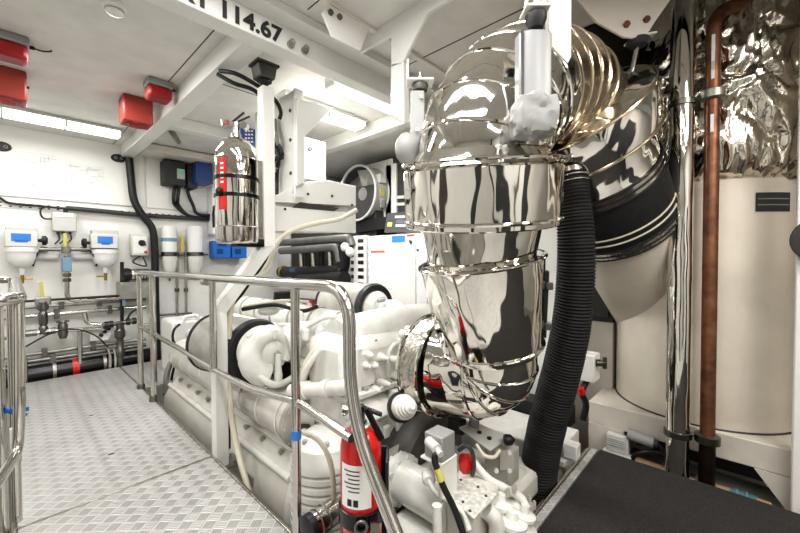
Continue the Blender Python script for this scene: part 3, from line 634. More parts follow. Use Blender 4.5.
# overhead white frame with cable tray
r = thing('wiring_enclosure', 'white upright wiring enclosure with screwed side panel and loose wires behind the column', 'enclosure', (1.6, 2.7, 1.7))
MB().box((1.47, 2.45, 1.80), (1.485, 3.10, 2.56)).done('side_panel', 'grey_pale', r, .004)
MB().box((1.455, 2.432, 1.76), (1.53, 2.452, 2.56)).done('front_flange', 'beam_white', r, .004)
MB().prism([at(297, 98, Y=2.405), at(333, 108, Y=2.405), at(305, 136, Y=2.405), at(305, 182, Y=2.405), at(297, 186, Y=2.405)], (0, .022, 0)).done('gusset', 'beam_white', r, .003)
m = MB()
for z in (1.95, 2.2, 2.42): m.lathe((1.47, 2.52, z), -XX, [(.014, 0), (.012, .007)], 12)
m.done('screw', 'graphite', r)
for k, (dx, z0, z1, mm) in enumerate(((.0, 2.42, 1.85, 'graphite'), (.02, 2.36, 1.80, 'black'), (-.02, 2.30, 1.9, 'black'), (.03, 2.4, 2.0, 'grey'))):
    MB().sweep(spline([(1.42+dx, 2.72, z0), (1.40+dx, 2.67, (z0*2+z1)/3+.03), (1.45-dx, 2.63, (z0+z1)/2), (1.41+dx*2, 2.69, (z0+2*z1)/3), (1.44, 2.68, z1)]), .014, 8).done('wire', mm, r)
for z, mm in ((2.30, 'grey'), (2.16, 'graphite'), (2.02, 'grey_light')):
    MB().lathe((1.42, 2.70, z-.04), ZZ, [(.026, 0), (.026, .07), (.018, .09)], 14).done('connector', mm, r)
r = thing('overhead_frame', 'white horizontal double rail frame above the dark manifold pipes', 'frame', (1.7, 2.6, 1.5))
p = at(356, 184, Y=2.5); q = at(298, 174, Y=2.5)
MB().prism([at(272, 198, Y=2.5), at(300, 183, Y=2.5), at(326, 180, Y=2.5), at(356, 186, Y=2.5), at(356, 206, Y=2.5), at(275, 202, Y=2.5)], (0, .03, 0)).done('upper_rail', 'beam_white', r, .004)
MB().prism([at(273, 206, Y=2.5), at(356, 213, Y=2.5), at(356, 233, Y=2.5), at(273, 231, Y=2.5)], (0, .03, 0)).done('lower_rail', 'beam_white', r, .004)
MB().prism([at(273, 198, Y=2.54), at(356, 198, Y=2.54), at(356, 231, Y=2.54), at(273, 231, Y=2.54)], (0, .4, 0)).done('tray_body', 'grey_pale', r, .004)
MB().prism([at(292, 207.5, Y=2.499), at(334, 211, Y=2.499), at(340, 208, Y=2.499), at(300, 202, Y=2.499)], (0, .005, 0)).done('dark_slot', 'shadow_grey', r)
m = MB()
for px, py in ((285, 209), (308, 194), (332, 196), (352, 205)): c = at(px, py, Y=2.5); m.lathe(c, -YY, [(.011, 0), (.009, .006)], 10)
m.done('screw', 'graphite', r)
r = thing('white_cabinet', 'small white cabinet with a round dark latch hung beneath the broad ceiling light', 'cabinet', (2.2, 3.3, 2.0))
a, b = at(305, 137, Y=3.2), at(326, 182, Y=3.2); MB().box((a.x, 3.2, b.z), (b.x, 3.5, a.z)).done('case', 'beam_white', r, .006)
a = at(309.5, 149, Y=3.2); MB().lathe(a, -YY, [(.026, 0), (.024, .02)], 16).done('latch', 'black', r)
a, b = at(313, 144, Y=3.198), at(319, 156, Y=3.198); MB().box((a.x, 3.192, b.z), (b.x, 3.2, a.z)).done('name_plate', 'grey_light', r, .002)

# ================================================================ EXHAUST
EC = V((1.55, .93, 0)); hd = V((.975, -.222, 0)).normalized()
r = thing('exhaust_pipe', 'large polished stainless exhaust elbow rising from the engine and bending over', 'exhaust pipe', (EC.x, EC.y, .5))
tcE = (V((0, 0, 0))-V((EC.x, EC.y, 0))).normalized(); rtE = V((RGT.x, RGT.y, 0)).normalized()
TT = (ZZ+tcE*.19).normalized()
def EZ(z): return EC+ZZ*1.25+TT*((z-1.25)/TT.z)
LT = (ZZ-rtE*.12+tcE*.14).normalized(); LC = EZ(1.295)-LT*.455
def rim(mb, c, d, R, t=.0085): return mb.ring(c, d, R, t, 48, 8)
# lower elbow from the engine flange
MB().lathe((1.60, 1.29, .72), -YY, [(.20, 0), (.258, .0), (.258, .125), (.25, .13), (.25, .135), (.20, .135)], 48).done('flange_wrap', 'chrome_dull', r)
m = MB()
for y, R in ((1.285, .260), (1.16, .260)): rim(m, V((1.60, y, .72)), YY, R, .010)
m.done('clamp_ring', 'chrome', r)
path = fillet([(1.60, 1.18, .73), LC-LT*((LC.z-.73)/LT.z), LC+LT*.05], .28, 12); n = len(path)
MB().sweep(path, [.248-.033*min(1, i/6) for i in range(n)], 48, False).done('lower_elbow', 'chrome', r)
m = MB()
for i in (2, 5, 8, 11): t = (path[i+1]-path[i-1]).normalized(); rim(m, path[i], t, .249-.033*min(1, i/6), .007)
m.done('elbow_seam', 'chrome', r)
def shell(nm, prof, c=EZ(0), tilt=TT): return MB().lathe(c, V(tilt), prof, 64, False).done(nm, 'chrome', r)
low = shell('lower_shell', [(.235, 0), (.25, .03), (.292, .445), (.294, .455), (.24, .455)], LC, LT)
shell('middle_shell', [(.24, 1.26), (.242, 1.28), (.278, 1.50)])
wide = shell('wide_shell', [(.27, 1.485), (.348, 1.485), (.352, 1.49), (.352, 1.73), (.348, 1.735), (.285, 1.81)])
for z, R in ((1.488, .352), (1.73, .352)): rim(MB(), EZ(z), TT, R).done('shell_rim', 'chrome', wide)
for h, R in ((.03, .25), (.45, .294)): rim(MB(), LC+LT*h, LT, R).done('shell_rim', 'chrome', low)
# buckle strip on the lower shells
def side_dir(a): return tcE*math.cos(math.radians(a))+rtE*math.sin(math.radians(a))
d = side_dir(82); a, b = LC+LT*.07+d*.262, LC+LT*.40+d*.300
MB().obox((a+b)/2, (.03, .035, (b-a).length), d, b-a).done('joint_strip', 'black', r, .004)
for t in (.18, .78):
    c = a+(b-a)*t+d*.018+tcE*.012; MB().obox(c, (.03, .05, .035), d).cyl(c-rtE*.04, c+rtE*.01, .012, 10).done('buckle', 'steel_dark', r, .003)
for z in (1.56, 1.66): c = EZ(z)+side_dir(84)*.356; MB().obox(c, (.02, .03, .03), side_dir(84)).done('latch', 'cast_dark', r, .003)
# bend
z0, rb, TH = 1.84, .435, math.radians(136)
def bp(th): return EC+hd*(rb-rb*math.cos(th))+ZZ*(z0+rb*math.sin(th)), hd*math.sin(th)+ZZ*math.cos(th)
def brad(th): return .284+.03*max(0, th/TH)
P0, P1 = EZ(1.70), bp(TH)[0]; D0, D1 = TT*1.12, bp(TH)[1].normalized()*.86
def hb(u): return P0*(2*u**3-3*u*u+1)+D0*(u**3-2*u*u+u)+P1*(3*u*u-2*u**3)+D1*(u**3-u*u)
def ht(u): return (hb(min(1, u+.01))-hb(max(0, u-.01))).normalized()
N = 34; pts = [hb(i/N) for i in range(N+1)]; rad = [brad(TH*i/N) for i in range(N+1)]
k1 = 17
MB().sweep(pts[:k1], rad[:k1], 56, False).done('upper_bend', 'chrome', r)
MB().sweep(pts[k1-1:], rad[k1-1:], 56, False).done('ribbed_bend', 'chrome_warm', r)
m = MB()
for u in (.09, .18, .28, .38): rim(m, hb(u), ht(u), brad(TH*u), .0085)
m.done('bend_seam', 'chrome', r)
m = MB()
for u in (.48, .57, .66, .75, .84): rim(m, hb(u), ht(u), brad(TH*u), .008)
m.done('rib_seam', 'chrome_warm', r)
OE, od = bp(TH); od.normalize()
def outer(nm, mt, prof): return MB().lathe(OE, od, prof, 64, False).done(nm, mt, r)
outer('outlet_skirt', 'chrome', [(.30, -.04), (.43, -.012), (.434, -.005), (.42, .20), (.415, .205), (.345, .215)])
outer('outlet_neck', 'chrome', [(.352, .20), (.345, .41), (.352, .42)])
m = MB(); rim(m, OE-od*.005, od, .434, .009); rim(m, OE+od*.20, od, .42, .009); m.done('skirt_rim', 'chrome_warm', r)
outer('outlet_band', 'steel', [(.352, .41), (.356, .412), (.356, .49), (.350, .492)])
m = MB()
for h in (.415, .45, .485): rim(m, OE+od*h, od, .357, .006)
m.done('band_bead', 'black', r)
MB().obox(OE+od*.45+side_dir(40)*.36, (.06, .03, .03), rtE).done('band_screw', 'steel', r, .004)
outer('rubber_sleeve', 'hose_black', [(.345, .48), (.35, .50), (.348, .84), (.34, .86)])
m = MB()
for h in (.70, .745): rim(m, OE+od*h, od, .35, .006)
m.done('sleeve_stripe', 'cream_hose', r)
outer('sleeve_band', 'chrome_dull', [(.346, .795), (.353, .797), (.353, .865), (.346, .867)])
m = MB()
for h in (.80, .832, .86): rim(m, OE+od*h, od, .354, .005)
m.done('band_edge', 'black', r)

# ================================================================ SILENCER AND ITS SURROUNDINGS
SC_ = V((3.44, .24, .25)); SR = .52
r = thing('silencer', 'huge off-white exhaust silencer drum standing on the white pedestal', 'silencer', SC_)
MB().lathe(SC_, ZZ, [(SR, 0), (SR, 1.46), (SR*.95, 1.52), (SR*.8, 1.56), (.3, 1.58)], 72).done('drum', 'silencer_white', r)
MB().lathe(OE, od, [(.338, .85), (.335, .90), (.30, 1.75)], 56, False).done('inlet_cone', 'silencer_white', r)
MB().ring(SC_+ZZ*.004, ZZ, SR+.002, .006, 72, 6).done('base_seam', 'shadow_grey', r)
tcS = V((-SC_.x, -SC_.y, 0)).normalized(); rtS = V((tcS.y*-1, tcS.x, 0)); rtS = rtS if rtS.dot(RGT) > 0 else -rtS
m = MB(); vs = []
for i in range(7):
    a = math.radians(28+22*i/6); d = tcS*math.cos(a)+rtS*math.sin(a)
    vs += [SC_+d*(SR+.004)+ZZ*1.32, SC_+d*(SR+.004)+ZZ*1.43]
m.add(vs, [(2*i, 2*i+1, 2*i+3, 2*i+2) for i in range(6)]).done('label_plate', 'graphite', r)
m = MB()
for zz in (1.355, 1.39):
    vs = []
    for i in range(7):
        a = math.radians(29+20*i/6); d = tcS*math.cos(a)+rtS*math.sin(a); vs += [SC_+d*(SR+.006)+ZZ*zz, SC_+d*(SR+.006)+ZZ*(zz+.006)]
    m.add(vs, [(2*i, 2*i+1, 2*i+3, 2*i+2) for i in range(6)])
m.done('label_lines', 'grey', r)
m = MB().box((2.9, -.42, .095), (4.6, .83, .25)).box((3.22, -.42, -.9), (4.6, .80, .1)).box((2.9, .60, -.9), (4.6, .83, .1)); struct('pedestal', m, 'pedestal_white', .006)
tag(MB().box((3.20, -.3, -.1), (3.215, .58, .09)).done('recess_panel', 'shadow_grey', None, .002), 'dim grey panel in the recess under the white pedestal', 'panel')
r = thing('foil_lagging', 'crumpled silver foil lagging bulging over the silencer top', 'foil lagging', (3.5, .06, 1.9))
def crump(n):
    hh = math.hypot(n.x, n.y); sq_ = (hh**5+abs(n.z)**5)**-.2-1
    az = math.atan2(n.y, n.x); q = V((math.cos(az)*1.5+n.z*.9, math.sin(az)*1.5-n.z*.5, n.z*.9-az*.35))
    w = q+V((noise.noise(q*1.7), noise.noise(q*1.7+V((5, 1, 2))), noise.noise(q*1.7+V((2, 7, 4)))))*.55
    f = lambda k, o: 1-abs(noise.noise(V((w.x*k, w.y*k, w.z*k*2.2+o))))*2.2
    return sq_+.06*f(1.7, 0)+.035*f(4, 4)+.012*f(9, 8)-.07
MB().ball((3.46, .15, 2.42), .5, (1.17, 1.02, 1.40), 220, crump).done('foil_wrap', 'foil', r, 0, 75)
r = thing('dark_duct', 'dark crinkled insulated duct behind the steel drain pole', 'duct', (3.7, .75, 1.2))
MB().sweep([(3.95, 1.05, .9), (3.95, .95, 2.0), (3.9, .85, 3.05)], .42, 28).done('duct_skin', 'dark_insul', r)
MB().sweep(spline([(3.2, .52, 2.35), (3.25, .45, 2.0), (3.3, .50, 1.92)]), [.07]*17, 14).done('foil_seam', 'foil', r)
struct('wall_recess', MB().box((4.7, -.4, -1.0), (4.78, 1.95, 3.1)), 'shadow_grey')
# poles
def pole(label, nm, px, rad, mt, cat, ztop=3.05, zb=-.25):
    c = at(px, 470, Z=0); r = thing(nm, label, cat, (c.x, c.y, zb)); return r, V((c.x, c.y, 0))
r, c = pole('thick polished stainless pole rising past the mat to the ceiling', 'steel_pipe', 677, .064, 'steel', 'pipe')
MB().cyl(c+ZZ*-.25, c+ZZ*3.05, .062, 28).done('tube', 'chrome', r)
for z in (.23, 2.22): MB().lathe(c+ZZ*(z-.02), ZZ, [(.065, 0), (.071, .004), (.071, .036), (.065, .04)], 28).done('clamp_ring', 'steel_dark', r)
PC = c
c = at(707.5, 465, Z=-.0); c = V((2.80, .152, 0)); r = thing('copper_pipe', 'old brown copper pipe standing next to the polished steel pole', 'pipe', (c.x, c.y, -.25))
top = c+ZZ*2.72
MB().sweep(fillet([c+ZZ*.24, top, top+V((.5, -.5, .17)), top+V((.9, -.9, .3))], .12, 8), .036, 20).done('tube', 'copper', r)
MB().cyl(c-ZZ*.25, c+ZZ*.25, .040, 20).done('lower_sleeve', 'copper_dark', r)
for z in (.235, 2.24): MB().lathe(c+ZZ*(z-.03), ZZ, [(.046, 0), (.062, .008), (.062, .05), (.046, .058)], 22).done('pipe_clamp', 'steel_dark' if z < 1 else 'galv', r)
for z in (.24, 2.235): MB().cyl(c+ZZ*z, PC+ZZ*z, .012, 8).done('spacer_rod', 'steel_dark', r)
m = MB(); tcp = V((-c.x, -c.y, 0)).normalized()
for z in (2.02, 2.32, 2.42): m.obox(c+ZZ*(z+.05)+tcp*.036, (.004, .016, .10 if z < 2.4 else .2), tcp)
m.done('pipe_marking', 'sticker_white', r)
# bilge pipe with lagging and tape
r = thing('bilge_pipe', 'tan lagged bilge pipe with teal tape under the copper pipe', 'pipe', (2.84, .1, -.2))
a, b = V((2.86, .52, -.07)), V((2.86, -.12, -.09))
MB().cyl(a, b, .035, 16).done('pipe', 'tan_lagging', r)
MB().cyl(V((2.86, .05, -.083)), V((2.86, -.06, -.087)), .040, 16).done('tape_wrap', 'teal_tape', r)
for y in (.02, -.02): MB().ring((2.86, y, -.085), YY, .041, .005, 18, 6).done('tape_edge', 'blue_valve', r)
MB().cyl((2.86, .26, -.078), (2.86, .21, -.079), .044, 16).done('coupling', 'steel_dark', r)
struct('floor_tray', MB().box((2.735, -.42, -.16), (3.21, .60, -.13)), 'bilge')
tag(MB().prism([(2.88, -.05, .10), (2.88, -.20, .10), (2.88, -.20, -.11)], (.012, 0, 0)).done('white_gusset', 'pedestal_white'), 'small white triangular gusset at the end of the pedestal', 'gusset')
# plug box and grey motor in front of the pedestal
r = thing('terminal_box', 'small ridged cream terminal box before the pedestal behind the mat corner', 'terminal box', at(617, 455, X=2.84))
p, q = at(606, 433, X=2.83), at(628, 457, X=2.83)
MB().box((2.83, q.y, q.z), (2.885, p.y, p.z)).done('box', 'grey_pale', r, .006)
m = MB()
for i in range(4): z = p.z-.02-i*.014; m.box((2.824, q.y+.015, z-.008), (2.832, p.y-.01, z-.003))
m.done('cooling_ridge', 'grey_light', r)
MB().box((2.826, q.y-.02, q.z-.03), (2.88, p.y+.02, q.z)).done('foot', 'grey_pale', r, .004)
r = thing('float_switch', 'grey cylinder lying beside the ridged cream terminal box', 'float switch', at(640, 447, X=2.85))
a, b = at(628, 434, X=2.85), at(654, 443, X=2.85)
MB().cyl(a, b, .036, 18).done('body', 'grey', r); MB().cyl(b, b+(b-a).normalized()*.02, .028, 16).done('end_cap', 'graphite', r)
tag(MB().sweep(spline([at(655, 440, X=2.86), at(663, 452, X=2.85), at(650, 452, X=2.84), at(635, 455, X=2.84), at(630, 466, X=2.84)]), .013, 8).done('cable', 'black'), 'short black cable from the grey float cylinder down to the mat', 'cable')
# gauge at the frame edge
c = at(822, 240, X=2.79); r = thing('round_cover', 'dark teal round cover fixed to the white frame at the picture edge', 'cover', c)
MB().lathe(c+V((-.03, .0, 0)), -XX, [(.11, -.02), (.115, 0), (.11, .012), (.02, .018)], 32).done('disc', 'rubber', r)
# black corrugated hose
hp = [at(569, 176, d=1.98), at(571, 186, d=1.97), at(574, 210, d=1.96), at(576, 245, d=1.96), at(575, 285, d=1.98), at(571, 325, d=2.01), at(564, 360, d=2.05), at(555, 395, d=2.09), at(547, 425, d=2.12), at(541, 455, d=2.15), at(538, 480, d=2.17), at(538, 500, d=2.19), at(541, 530, d=2.22)]
pts = spline(hp, 26); 
r = thing('corrugated_hose', 'thick black corrugated hose hanging from the exhaust outlet to beside the mat', 'hose', hp[-1])
L = [0]
for i in range(1, len(pts)): L.append(L[-1]+(pts[i]-pts[i-1]).length)
M_ = int(L[-1]/.0045); rs_ = []; P2 = []; j = 0
for i in range(M_):
    s = L[-1]*i/(M_-1)
    while j < len(L)-2 and L[j+1] < s: j += 1
    t = (s-L[j])/max(1e-6, L[j+1]-L[j]); P2.append(pts[j].lerp(pts[j+1], min(1, t))); rs_.append(.083+.010*min(1, s/.4)+.007*min(1, max(0, s-.4)/.8)+.0042*math.sin(2*PI*s/.0175))
MB().sweep(P2, rs_, 36).done('hose_body', 'hose_black', r, 0, 60)
t = (hp[1]-hp[0]).normalized(); m = MB(); m.ring(hp[0]+t*.02, t, .09, .006, 28, 6).ring(hp[0]+t*.05, t, .09, .005, 28, 6); m.done('hose_clip', 'steel', r)
i = int(len(P2)*.90); t = (P2[i+1]-P2[i]).normalized(); MB().ring(P2[i], t, .106, .006, 30, 8).done('lower_band', 'steel', r)
MB().sweep([hp[0]-t*0+ (hp[0]-hp[1]).normalized()*.03, hp[0], hp[1]], [.075, .078, .078], 24).done('spigot', 'steel', r)

# ================================================================ HANGERS FOR THE EXHAUST
r = thing('exhaust_bracket', 'large white gusset bracket bolted to the ceiling by the exhaust bend', 'bracket', (1.6, 1.6, 2.3))
q = lambda px, py: at(px, py, X=1.6)
cz = CEIL
def up(p): p = V(p); p.z = cz; return p
a0 = q(357, 40); e0 = q(470, -18)
MB().prism([V((1.6, 1.86, cz)), q(359, 53), q(391, 35.5), q(391, 67), q(402, 63), q(427, 13), q(455, -4), V((1.6, 1.0, cz))], (.022, 0, 0)).done('gusset_plate', 'white_wall', r, .003)
f = lambda px, py: at(px, py, Y=1.72)
MB().prism([f(321, 14), f(329, 6.5), f(369, 27), f(359, 52), f(331, 38)], (0, -.014, 0)).done('flange_plate', 'white_wall', r, .003)
m = MB().bolts([f(328.5, 14)-YY*.014, f(337.5, 18.5)-YY*.014], -YY, .017, .014); m.done('bolt', 'steel_dark', r)
MB().prism([q(390.5, 64), q(403, 61), q(404, 122), q(398, 120), q(390.5, 110)], (.055, 0, 0)).done('hood', 'beam_white', r, .006)
c = at(420, 83, d=1.85); 
MB().obox(c+V((.0, 0, .0)), (.13, .10, .010), RGT, ZZ).obox(c-RGT*.062+ZZ*.045, (.010, .10, .10), RGT, ZZ).done('shelf', 'white_wall', r, .003)
MB().lathe(c+ZZ*.005, ZZ, [(.02, 0), (.02, .02), (.009, .022), (.009, .045)], 10).done('nut', 'steel', r)
MB().lathe(c-ZZ*.006, -ZZ, [(.038, 0), (.042, .01), (.036, .035), (.02, .04)], 20).done('rubber_mount', 'cast_dark', r)
r2 = thing('hanger_strut', 'pale steel hanger strut with wrapped foot at the side of the exhaust riser', 'strut', at(406, 165, d=1.8))
a, b = at(421, 92, d=1.83), at(414, 152, d=1.78)
MB().obox((a+b)/2, (.07, .03, (a-b).length), RGT, a-b).done('strap', 'grey', r2, .006)
m = MB().bolts([at(421, 97, d=1.80), at(417, 130, d=1.77)], -FWD, .010, .01); m.done('bolt', 'steel', r2)
MB().ball(at(408, 149, d=1.76), .062, (1, 1, 1.25), 18, lambda n: .12*noise.noise(n*3)).done('foil_pad', 'grey', r2)
# front canister hanger
r = thing('hanger_mount', 'grey canister hanger with black rubber cone before the exhaust bend', 'mount', at(533, 135, d=1.33))
c = at(533, 69, d=1.33)
ax = (RGT*.97-FWD*.05).normalized(); prof = [(-.062, .02), (-.058, -.026), (-.026, -.043), (.026, -.043), (.058, -.026), (.062, .02)]
a, b = at(533, 104, d=1.33), at(533, 36, d=1.33); fw = V((FWD.x, FWD.y, 0)).normalized()
MB().prism([a+rtE*u+fw*v for u, v in prof], b-a).done('canister', 'canister_grey', r, .006)
MB().obox((a+b)/2-rtE*.050-fw*.031, (.006, .02, (b-a).length), rtE).done('seam', 'graphite', r)
MB().lathe(at(536, 14, d=1.33), -ZZ, [(.030, 0), (.038, .006), (.037, .024), (.026, .054), (.016, .058), (.010, .06), (.010, .095)], 22).done('rubber_cone', 'black', r)
MB().obox(at(535, 11.5, d=1.33), (.088, .08, .010), rtE).done('mount_plate', 'ceiling_cream', r, .003)
MB().prism([at(524, 11, d=1.345), at(546, 11, d=1.345), at(546, -60, d=1.345), at(536, -80, d=1.345)], fw*.012).done('mount_web', 'ceiling_cream', r, .003)
m = MB().bolts([at(530, 3, d=1.335), at(541, -2, d=1.335)], -fw, .010, .01); m.done('bolt', 'steel', r)
a = at(533, 118, d=1.32); MB().ball(a, .077, (1, 1, .98), 40, lambda n: .95/max(abs(n.dot(rtE)), abs(n.z), abs(n.dot(fw)))**.7-1+.16*noise.noise(n*2.6+V((4, 4, 4)))+.06*noise.noise(n*7)).done('foil_pad', 'grey', r, 0, 30)
r = thing('exhaust_hanger', 'cream hanger blade plate with pointed foot before the ribbed bend', 'bracket', at(560, 64, d=1.38))
MB().prism([at(547.5, -80, d=1.385), at(572, -80, d=1.385), at(571.5, 56, d=1.385), at(568, 63.5, d=1.385), at(549, 44, d=1.385)], fw*.012).done('blade', 'ceiling_cream', r, .003)
MB().prism([at(547.5, -80, d=1.37), at(547.5, 46, d=1.37), at(551, 46, d=1.45), at(551, -80, d=1.45)], rtE*-.01).done('web', 'grey_pale', r, .002)
r = thing('exhaust_bracket', 'cream bolted gusset bracket over the outlet skirt next to the dark recess', 'bracket', at(630, 37, d=1.95))
D2 = 1.98
MB().prism([at(570, -85, d=D2), at(690, -85, d=D2), at(676, -8, d=D2), at(655, 22, d=D2), at(648, 33, d=D2), at(638, 38, d=D2), at(624, 37, d=D2), at(597, 22, d=D2), at(578, -2, d=D2), at(570, -20, d=D2)], fw*.016).done('gusset_plate', 'ceiling_cream', r, .003)
m = MB().bolts([at(626, 25, d=D2), at(646, 20, d=D2)], -fw, .018, .014); m.done('bolt', 'copper', r)
MB().obox(at(640, 39, d=D2+.04), (.13, .09, .012), rtE*.97+ZZ*.2, ZZ).done('foot_plate', 'ceiling_cream', r, .003)
MB().lathe(at(638, 40, d=D2+.04), -ZZ, [(.055, 0), (.06, .012), (.045, .032), (.02, .036)], 22).done('rubber_mount', 'rubber', r)
r = thing('hanger_rod', 'threaded steel rod from the rubber mount to the outlet skirt lug', 'rod', at(632, 76, d=2.02))
MB().cyl(at(637, 47, d=D2+.04), at(631.5, 73, d=2.03), .012, 12).done('rod', 'steel', r)
MB().obox(at(630, 75, d=2.04), (.07, .05, .012), rtE).done('lug', 'cast_dark', r, .002)
tag(MB().sweep(spline([at(592, 18, d=2.45), at(606, 34, d=2.5), at(616, 52, d=2.6), at(640, 80, d=3.0)]), .10, 20).done('black_duct', 'hose_black'), 'black corrugated duct disappearing behind the ribbed exhaust bend', 'duct')
# ================================================================ ENGINE
r = ENG = thing('marine_engine', 'big white marine diesel engine beside the walkway', 'engine', (1.75, 2.9, -.9))
MB().box((1.34, 1.60, -.9), (2.25, 4.35, .30)).done('engine_block', 'cast_dark', r, .03)  # block coloured dark, painting shade into the gap between tube and cover
prof = [(1.36, .17), (1.22, .125), (1.13, .05), (1.085, -.01), (1.05, -.08), (1.035, -.18), (1.045, -.29), (1.10, -.40), (1.20, -.48), (1.36, -.52)]
MB().prism([(x, 1.86, z) for x, z in prof], (0, 2.42, 0)).done('crankcase_cover', 'engine_dirty', r, .012)
MB().cyl((1.10, 1.92, .012), (1.10, 4.30, .012), .024, 12).done('cover_bead', 'engine_white', r)
MB().cyl((1.06, 1.90, -.30), (1.06, 4.30, -.30), .02, 12).done('cover_bead', 'engine_white', r)
for y0, y1 in ((2.02, 2.92), (3.0, 4.2)):
    MB().obox((1.215, (y0+y1)/2, .13), (.11, y1-y0, .018), (.8, 0, .32), (-.32, 0, .8)).done('access_plate', 'engine_white', r, .004)
for i in range(9):
    y = 2.12+i*.25; MB().obox((1.15, y, .085), (.035, .024, .014), (.8, 0, .45), (-.45, 0, .8)).lathe((1.145, y, .09), (-.5, 0, .8), [(.012, 0), (.010, .015)], 8).done('cover_clip', 'engine_grey', r)
# near end of the cover: cast end with lobes
MB().ball((1.17, 1.84, -.16), .20, (.78, .5, 1.35), 22).done('end_casting', 'engine_white', r)
MB().ball((1.10, 1.80, -.42), .11, (.9, .8, 1.5), 18).ball((1.07, 1.98, -.35), .06, (1, 1, 2.2), 16).done('casting_lobe', 'engine_white', r)
m = MB()
for k in range(8): a = k*PI/4; m.lathe((1.17+.10*math.cos(a), 1.745, -.16+.17*math.sin(a)), (-.1, -1, 0), [(.014, -.02), (.014, .02)], 8)
m.done('casting_bolt', 'engine_grey', r)
MB().obox((1.04, 2.35, -.14), (.006, .16, .08), XX).done('data_plate', 'grey', r, .001)
# exhaust / charge-air tube with rings
pth = [(1.24, 4.25, .315), (1.24, 3.0, .305), (1.25, 1.98, .29)]
MB().sweep(pth, .155, 30).done('charge_tube', 'engine_dirty', r)
for i in range(9): MB().ring((1.24, 2.08+i*.26, .30), YY, .1555, .005, 28, 6).done('tube_band', 'engine_white', r)
MB().lathe((1.25, 2.02, .29), -YY, [(.16, 0), (.172, .01), (.172, .04), (.13, .07), (.05, .09)], 28).done('tube_end', 'engine_grey', r)
m = MB()
for k in range(10): a = k*PI/5; m.lathe((1.25+.15*math.cos(a), 1.99, .29+.15*math.sin(a)), -YY, [(.012, 0), (.012, .02)], 8)
m.done('tube_bolt', 'engine_white', r)
MB().lathe((1.16, 1.93, .26), (-.3, -1, 0), [(.035, 0), (.035, .05)], 16).done('black_plug', 'black', r)
MB().sweep(spline([(1.23, 4.28, .30), (1.12, 4.32, .22), (1.07, 4.30, .05), (1.08, 4.3, -.15)]), .028, 10).done('end_pipe', 'galv', r)
# deck
MB().box((1.36, 1.86, .28), (2.35, 4.25, .62)).done('valve_deck', 'engine_white', r, .05)
for i in range(6):
    for x in (1.52, 2.18):
        MB().box((x-.15, 2.02+i*.36, .60), (x+.15, 2.34+i*.36, .72)).done('rocker_cover', 'engine_white', r, .03)
MB().sweep([(1.85, 1.9, .74), (1.85, 4.2, .74)], .13, 20).done('intake_manifold', 'engine_white', r)
for i in range(7): MB().ring((1.85, 2.05+i*.33, .74), YY, .131, .012, 22, 6).done('manifold_joint', 'engine_grey', r)
# air filters
def air_filter(x, y0, y1, z, R, tilt=0.):
    ax = V((tilt, -1, 0)).normalized(); o = V((x, y1, z)); L = (y1-y0); prof = [(R*.8, 0), (R*.97, .02)]
    n = 16
    for i in range(n):
        h = .03+(L-.06)*i/n; d = (L-.06)/n; prof += [(R*.955, h), (R*.985, h+d*.35), (R*.985, h+d*.65), (R*.955, h+d)]
    prof += [(R*.97, L-.02)]
    f = MB().lathe(o, ax, prof, 40).done('air_filter', 'dust_grey' if 0 else 'engine_grey', r)
    MB().lathe(o+ax*(L-.03), ax, [(R*.9, 0), (R*1.02, .004), (R*1.03, .03), (R*.97, .055), (R*.8, .05), (R*.72, .03)], 40).done('filter_end', 'rubber', f)
    MB().ring(o+ax*.02, ax, R*.98, .012, 36, 6).done('filter_rim', 'rubber', f)
    return o+ax*L, ax
e = at(256, 350, d=2.62); e, ax = air_filter(e.x-.08, e.y, e.y+.55, e.z-.01, .225, .15)
# turbocharger at the near filter
T = at(268, 352, d=2.43)
_n0 = len(COL.objects)
MB().lathe(T+V((0, .15, 0)), -YY, [(.17, 0), (.205, .02), (.205, .07), (.185, .10), (.19, .13), (.16, .20), (.08, .235), (.02, .24)], 36).done('turbo_housing', 'engine_white', r)
vol = [T+V((.0, -.03, 0))+V((math.cos(a)*(.15+.02*i/14), 0, math.sin(a)*(.15+.02*i/14))) for i, a in ((i, -.6+i*.36) for i in range(15))]
MB().sweep(vol, [.05+.004*i for i in range(15)], 16).done('turbo_volute', 'engine_white', r)
MB().sweep(spline([T+V((.12, -.02, .06)), T+V((.28, -.02, .10)), T+V((.46, .0, .08))]), [.12]*17, 24).done('turbo_outlet', 'engine_white', r)
MB().prism([T+V((-.02, -.11, .20)), T+V((.03, -.11, .20)), T+V((.02, -.11, .12)), T+V((-.01, -.11, .12))], (0, .1, 0)).prism([T+V((-.19, -.06, .17)), T+V((-.15, -.06, .19)), T+V((-.15, -.06, -.1)), T+V((-.19, -.06, -.1))], (0, .05, 0)).done('turbo_rib', 'engine_white', r, .005)
m = MB()
for k in range(7): a = k*2*PI/7+.3; m.lathe(T+V((.16*math.cos(a), -.04, .16*math.sin(a))), -YY, [(.013, 0), (.013, .02)], 8)
m.done('turbo_bolt', 'engine_grey', r)
MB().lathe(T+V((.02, -.13, -.16)), ZZ, [(.03, -.07), (.034, 0), (.03, .01), (.024, .08), (.02, .16)], 16).done('oil_fitting', 'engine_white', r)
MB().sweep(spline([T+V((-.13, -.1, -.14)), T+V((-.05, -.14, -.22)), T+V((.06, -.14, -.24)), T+V((.2, -.1, -.22))]), .028, 12).done('oil_pipe', 'engine_white', r)
MB().lathe(T+V((.03, -.10, 0)), (-.15, -1, 0), [(.03, 0), (.03, .02)], 4).done('turbo_emblem', 'engine_grey', r)
